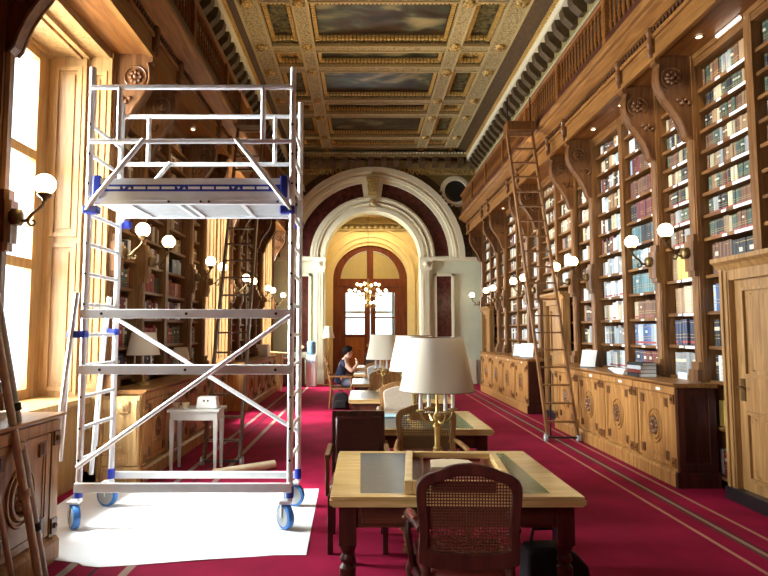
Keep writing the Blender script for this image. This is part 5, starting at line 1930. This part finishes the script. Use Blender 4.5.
# black bag standing under the first table
t = thing('shoulder_bag', 'black bag standing on the carpet under the first table beside the cane chair', 'bag', (1.0, 3.34, 0), R(8))
a = MB(); a.prism([(-0.12, 0), (0.12, 0), (0.13, 0.10), (0.115, 0.40), (0.10, 0.44), (-0.10, 0.44), (-0.115, 0.40), (-0.13, 0.10)], 'y', -0.07, 0.07); a.build('body', 'black', t, True, 0.02)
a = MB(); a.prism([(0.09, 0.22), (0.22, 0.20), (0.25, 0.26), (0.24, 0.32), (0.16, 0.40), (0.09, 0.42)], 'y', -0.05, 0.06); a.build('side_pocket', 'black', t, True, 0.02)
a = MB(); a.tube([(-0.08, 0, 0.43), (-0.06, 0, 0.52), (0.06, 0, 0.52), (0.08, 0, 0.43)], 0.010, 6); a.build('handle', 'black', t, True)

# ================================================================== SMALL THINGS ALONG THE WALLS
# white side table with box and cups behind the scaffold
t = thing('side_table', 'small white painted table behind the scaffold holding a white box', 'table', (-1.93, 7.02, 0))
a = MB(); a.box(-0.30, 0.30, -0.20, 0.20, 0.685, 0.715); a.build('table_top', 'white_shaded', t, False, 0.004)
a = MB(); a.box(-0.27, 0.27, -0.17, 0.17, 0.59, 0.685); a.build('apron', 'white_shaded', t)
for sx in (-1, 1):
    for sy in (-1, 1):
        a = MB(); x, y = sx * 0.25, sy * 0.15
        a.add([(x - 0.014, y - 0.014, 0), (x + 0.014, y - 0.014, 0), (x + 0.014, y + 0.014, 0), (x - 0.014, y + 0.014, 0), (x - 0.025, y - 0.025, 0.60), (x + 0.025, y - 0.025, 0.60), (x + 0.025, y + 0.025, 0.60), (x - 0.025, y + 0.025, 0.60)],
              [(0, 3, 2, 1), (4, 5, 6, 7), (0, 1, 5, 4), (1, 2, 6, 5), (2, 3, 7, 6), (3, 0, 4, 7)])
        a.build('leg', 'white_shaded', t)
t = thing('white_box', 'white plastic box with two dark holes on the white side table', 'box', (-1.80, 6.98, 0.7155))
a = MB(); a.prism([(-0.125, 0), (0.125, 0), (0.105, 0.135), (-0.105, 0.135)], 'y', -0.07, 0.07); a.build('body', 'white', t, False, 0.012)
a = MB()
for x in (-0.03, 0.015):
    a.tube([(x, -0.074, 0.09), (x, -0.06, 0.09)], 0.012, 10)
a.build('hole', 'blackp', t)
for i, x in enumerate((-2.16, -2.05)):
    a = MB(); a.lathe([(0.028, 0), (0.03, 0.005), (0.045, 0.065), (0.042, 0.065), (0.028, 0.01)], (0, 0, 0), 16)
    o = a.build('cup', 'kraft', None, True, loc=(x, 6.95, 0.7155))
    tag(o, ['cream cup at the outer edge of the white side table', 'cream cup between the other cup and the white box'][i], 'cup')

# far window counter: white box and a light wooden stand
a = MB(); a.prism([(-0.16, 0), (0.16, 0), (0.16, 0.30), (-0.16, 0.30)], 'y', -0.2, 0.2)
o = a.build('storage_box', 'white', None, loc=(-2.55, 15.2, 0.9805), bevel=0.01)
tag(o, 'plain white box on the far window counter near the arch', 'box')
t = thing('lectern', 'light wooden slant-topped stand at the end of the far window counter', 'lectern', (-2.32, 16.45, 0))
a = MB(); a.box(-0.12, 0.12, -0.12, 0.12, 0, 0.98); a.build('post', 'oak_pale', t, False, 0.01)
a = MB(); a.prism([(-0.32, 1.0), (0.34, 0.98), (0.34, 1.02), (-0.32, 1.06)], 'y', -0.25, 0.25); a.build('slope', 'oak_pale', t, False, 0.005)
# water cooler by the pier
t = thing('water_cooler', 'white water cooler with a blue bottle by the arch pier', 'water cooler', (-1.50, 17.6, 0))
a = MB(); a.box(-0.15, 0.15, -0.15, 0.15, 0, 0.92); a.build('cabinet', 'white', t, False, 0.02)
a = MB(); a.lathe([(0.07, 0.92), (0.13, 0.98), (0.135, 1.05), (0.128, 1.10), (0.135, 1.15), (0.128, 1.22), (0.135, 1.27), (0.12, 1.32), (0.02, 1.34)], (0, 0, 0), 18); a.build('bottle', 'waterblue', t, True)
for s in (-1, 1):
    a = MB(); a.box(s * 0.05 - 0.015, s * 0.05 + 0.015, -0.19, -0.15, 0.70, 0.76); a.build('tap', 'waterblue', t)
# dark low chest with flowers, left of the cooler
t = thing('low_chest', 'dark low chest in the shadow by the window counter and arch', 'chest', (-2.05, 17.55, 0))
a = MB(); a.box(-0.35, 0.35, -0.22, 0.22, 0.04, 0.80); a.build('body', 'mahog', t, False, 0.01)
a = MB(); a.box(-0.38, 0.38, -0.25, 0.25, 0.80, 0.84); a.build('top', 'mahog_x', t, False, 0.006)
for s in (-1, 1):
    a = MB(); a.box(s * 0.02, s * 0.33, -0.235, -0.22, 0.10, 0.76); dr = a.build('door', 'mahog', t, False, 0.004)
    a = MB(); a.sphere((s * 0.05, -0.245, 0.45), 0.015, 8, 6); a.build('knob', 'brass', dr, True)
t = thing('flower_vase', 'small vase of pale round flowers and leaves on the dark chest', 'flowers', (-1.86, 17.52, 0.8405))
a = MB(); a.lathe([(0.04, 0), (0.07, 0.06), (0.06, 0.13), (0.03, 0.17), (0.04, 0.19)], n=14); a.build('vase', 'black', t, True)
for (x, z) in ((0.0, 0.40), (-0.02, 0.22), (0.09, 0.32)):
    a = MB()
    for k in range(12):
        q = k * 2.4
        rr = 0.05 * math.sqrt(k / 12)
        a.sphere((x + rr * math.cos(q), rr * math.sin(q) - 0.03, z + 0.02 * math.cos(k)), 0.032, 7, 5)
    fl = a.build('bloom', 'petal', t, True)
    a = MB(); a.tube([(0, 0, 0.16), (x * 0.5, 0, (0.16 + z) / 2), (x, -0.03, z)], 0.005, 5); a.build('stalk', 'leaf', fl)
a = MB()
for k in range(16):
    q = k * 0.9
    a.add([(0, 0, 0.18), (0.08 * math.cos(q), 0.08 * math.sin(q), 0.25 + 0.01 * (k % 4)), (0.16 * math.cos(q), 0.16 * math.sin(q), 0.22 + 0.03 * (k % 5)), (0.07 * math.cos(q + 0.4), 0.07 * math.sin(q + 0.4), 0.26)], [(0, 1, 2, 3)])
a.build('leaves', 'leaf', t)
# floor lamp by the arch
t = thing('floor_lamp', 'slim floor lamp with a pale tilted shade beside the arch and reader', 'lamp', (-1.02, 17.9, 0))
a = MB(); a.lathe([(0.15, 0), (0.15, 0.02), (0.03, 0.035)], n=18); a.build('base', 'brass', t, True)
a = MB(); a.tube([(0, 0, 0.03), (0, 0, 1.55)], 0.012, 8); a.build('pole', 'brass', t, True)
a = MB(); a.lathe([(0.19, 1.42), (0.10, 1.78), (0.097, 1.78), (0.187, 1.42)], (0, 0, 0), 24); a.build('lamp_shade', 'shade', t, True)

# right hand counters: book stands, pamphlets, cards
def card_stand(x, y, z, w, h, rz, label):
    t = thing('card_stand', label, 'card stand', (x, y, z), rz)
    a = MB(); a.add([(-w, -0.02, 0.0), (w, -0.02, 0.0), (w, 0.10, h), (-w, 0.10, h), (-w, -0.01, 0.0), (w, -0.01, 0.0), (w, 0.11, h), (-w, 0.11, h)],
                    [(0, 1, 2, 3), (7, 6, 5, 4), (0, 4, 5, 1), (1, 5, 6, 2), (2, 6, 7, 3), (3, 7, 4, 0)]); a.build('card', 'paper', t)
    a = MB(); a.box(-w, w, -0.05, -0.01, 0, 0.012); a.beam((0, 0.105, h * 0.9), (0, 0.18, 0.0), 0.04, 0.006); a.build('easel', 'blackp', t)
    a = MB()
    for k in range(5):
        a.box(-w * 0.7, w * (0.7 if k % 2 else 0.45), 0.0, 0.0, 0, 0)
    return t


card_stand(3.42, 9.0, 1.0655, 0.11, 0.26, R(-40), 'white information card on an easel at the ladder end of the counter')
card_stand(3.42, 12.35, 1.0655, 0.14, 0.30, R(-35), 'large white card on an easel on the distant counter')
card_stand(3.45, 13.1, 1.0655, 0.12, 0.27, R(-35), 'smaller white card on an easel behind the large one on the distant counter')
zz = 1.0655
for i, (w, d_, h, mt, l) in enumerate(((0.11, 0.15, 0.045, 'black', 'black book at the bottom of the counter pile beside the pamphlets'), (0.105, 0.145, 0.042, 'leather_seat', 'red book in the middle of the counter pile'), (0.105, 0.14, 0.045, 'grey', 'grey book lying on the red book in the counter pile'),
                                       (0.10, 0.14, 0.035, 'black', 'black book topmost of the counter pile'))):
    a = MB(); a.box(-w, w, -d_, d_, 0, 0.003); a.box(-w, w, -d_, d_, h - 0.003, h); a.box(w - 0.004, w, -d_, d_, 0, h); c = a
    t = thing('book', l, 'book', (3.40, 7.22, zz), R(180 + 4 * i))
    c.build('cover', mt, t)
    a = MB(); a.box(-w + 0.008, w - 0.004, -d_ + 0.006, d_ - 0.006, 0.003, h - 0.003); a.build('pages', 'paper', t)
    zz += h + 0.0005
zz = 1.0655
for i in range(4):
    a = MB(); a.box(-0.10, 0.10, -0.13, 0.13, 0, 0.018)
    o = a.build('pamphlet', 'paper', None, loc=(3.40 - 0.02 * i, 7.66 - 0.01 * i, zz)); o.rotation_euler.z = R(8 * i)
    tag(o, f'white pamphlet, {["lowest", "second from the bottom", "third from the bottom", "topmost"][i]} in the loose pile on the counter', 'pamphlet', 'white pamphlets on the counter')
    zz += 0.0185
a = MB(); a.box(-0.002, 0.002, -0.10, 0.10, 0, 0.075); o = a.build('label_card', 'paper', None, loc=(3.665, 6.8, 1.0655)); tag(o, 'white card standing at the foot of the shelves by the counter end', 'card')

# ================================================================== CHANDELIER BEYOND THE ARCH
t = thing('chandelier', 'gilded chandelier with lit globes hanging before the glass door', 'chandelier', (0.20, 19.35, 0))
a = MB(); a.tube([(0, 0, 3.35), (0, 0, 5.55)], 0.008, 6); a.build('suspension', 'blackp', t)
a = MB(); a.lathe([(0.02, 2.42), (0.06, 2.46), (0.03, 2.54), (0.08, 2.62), (0.09, 2.70), (0.03, 2.80), (0.05, 2.92), (0.02, 3.05), (0.04, 3.2), (0.015, 3.35)], n=14); a.build('stem', 'brass', t, True)
for n_, rr, z in ((10, 0.62, 2.93), (6, 0.36, 3.14), (6, 0.30, 2.55)):
    for k in range(n_):
        q = 2 * PI * k / n_ + 0.2
        c, s = math.cos(q), math.sin(q)
        a = MB(); a.tube([(0.03 * c, 0.03 * s, z - 0.05), (rr * 0.4 * c, rr * 0.4 * s, z - 0.16), (rr * 0.8 * c, rr * 0.8 * s, z - 0.14), (rr * c, rr * s, z - 0.05)], 0.012, 6); a.lathe([(0.01, -0.06), (0.04, -0.045), (0.03, -0.035)], (rr * c, rr * s, z), 8)
        ar = a.build('arm', 'brass', t, True)
        a = MB(); a.sphere((rr * c, rr * s, z + 0.02), 0.046, 12, 8); a.build('globe', 'globe', ar, True)
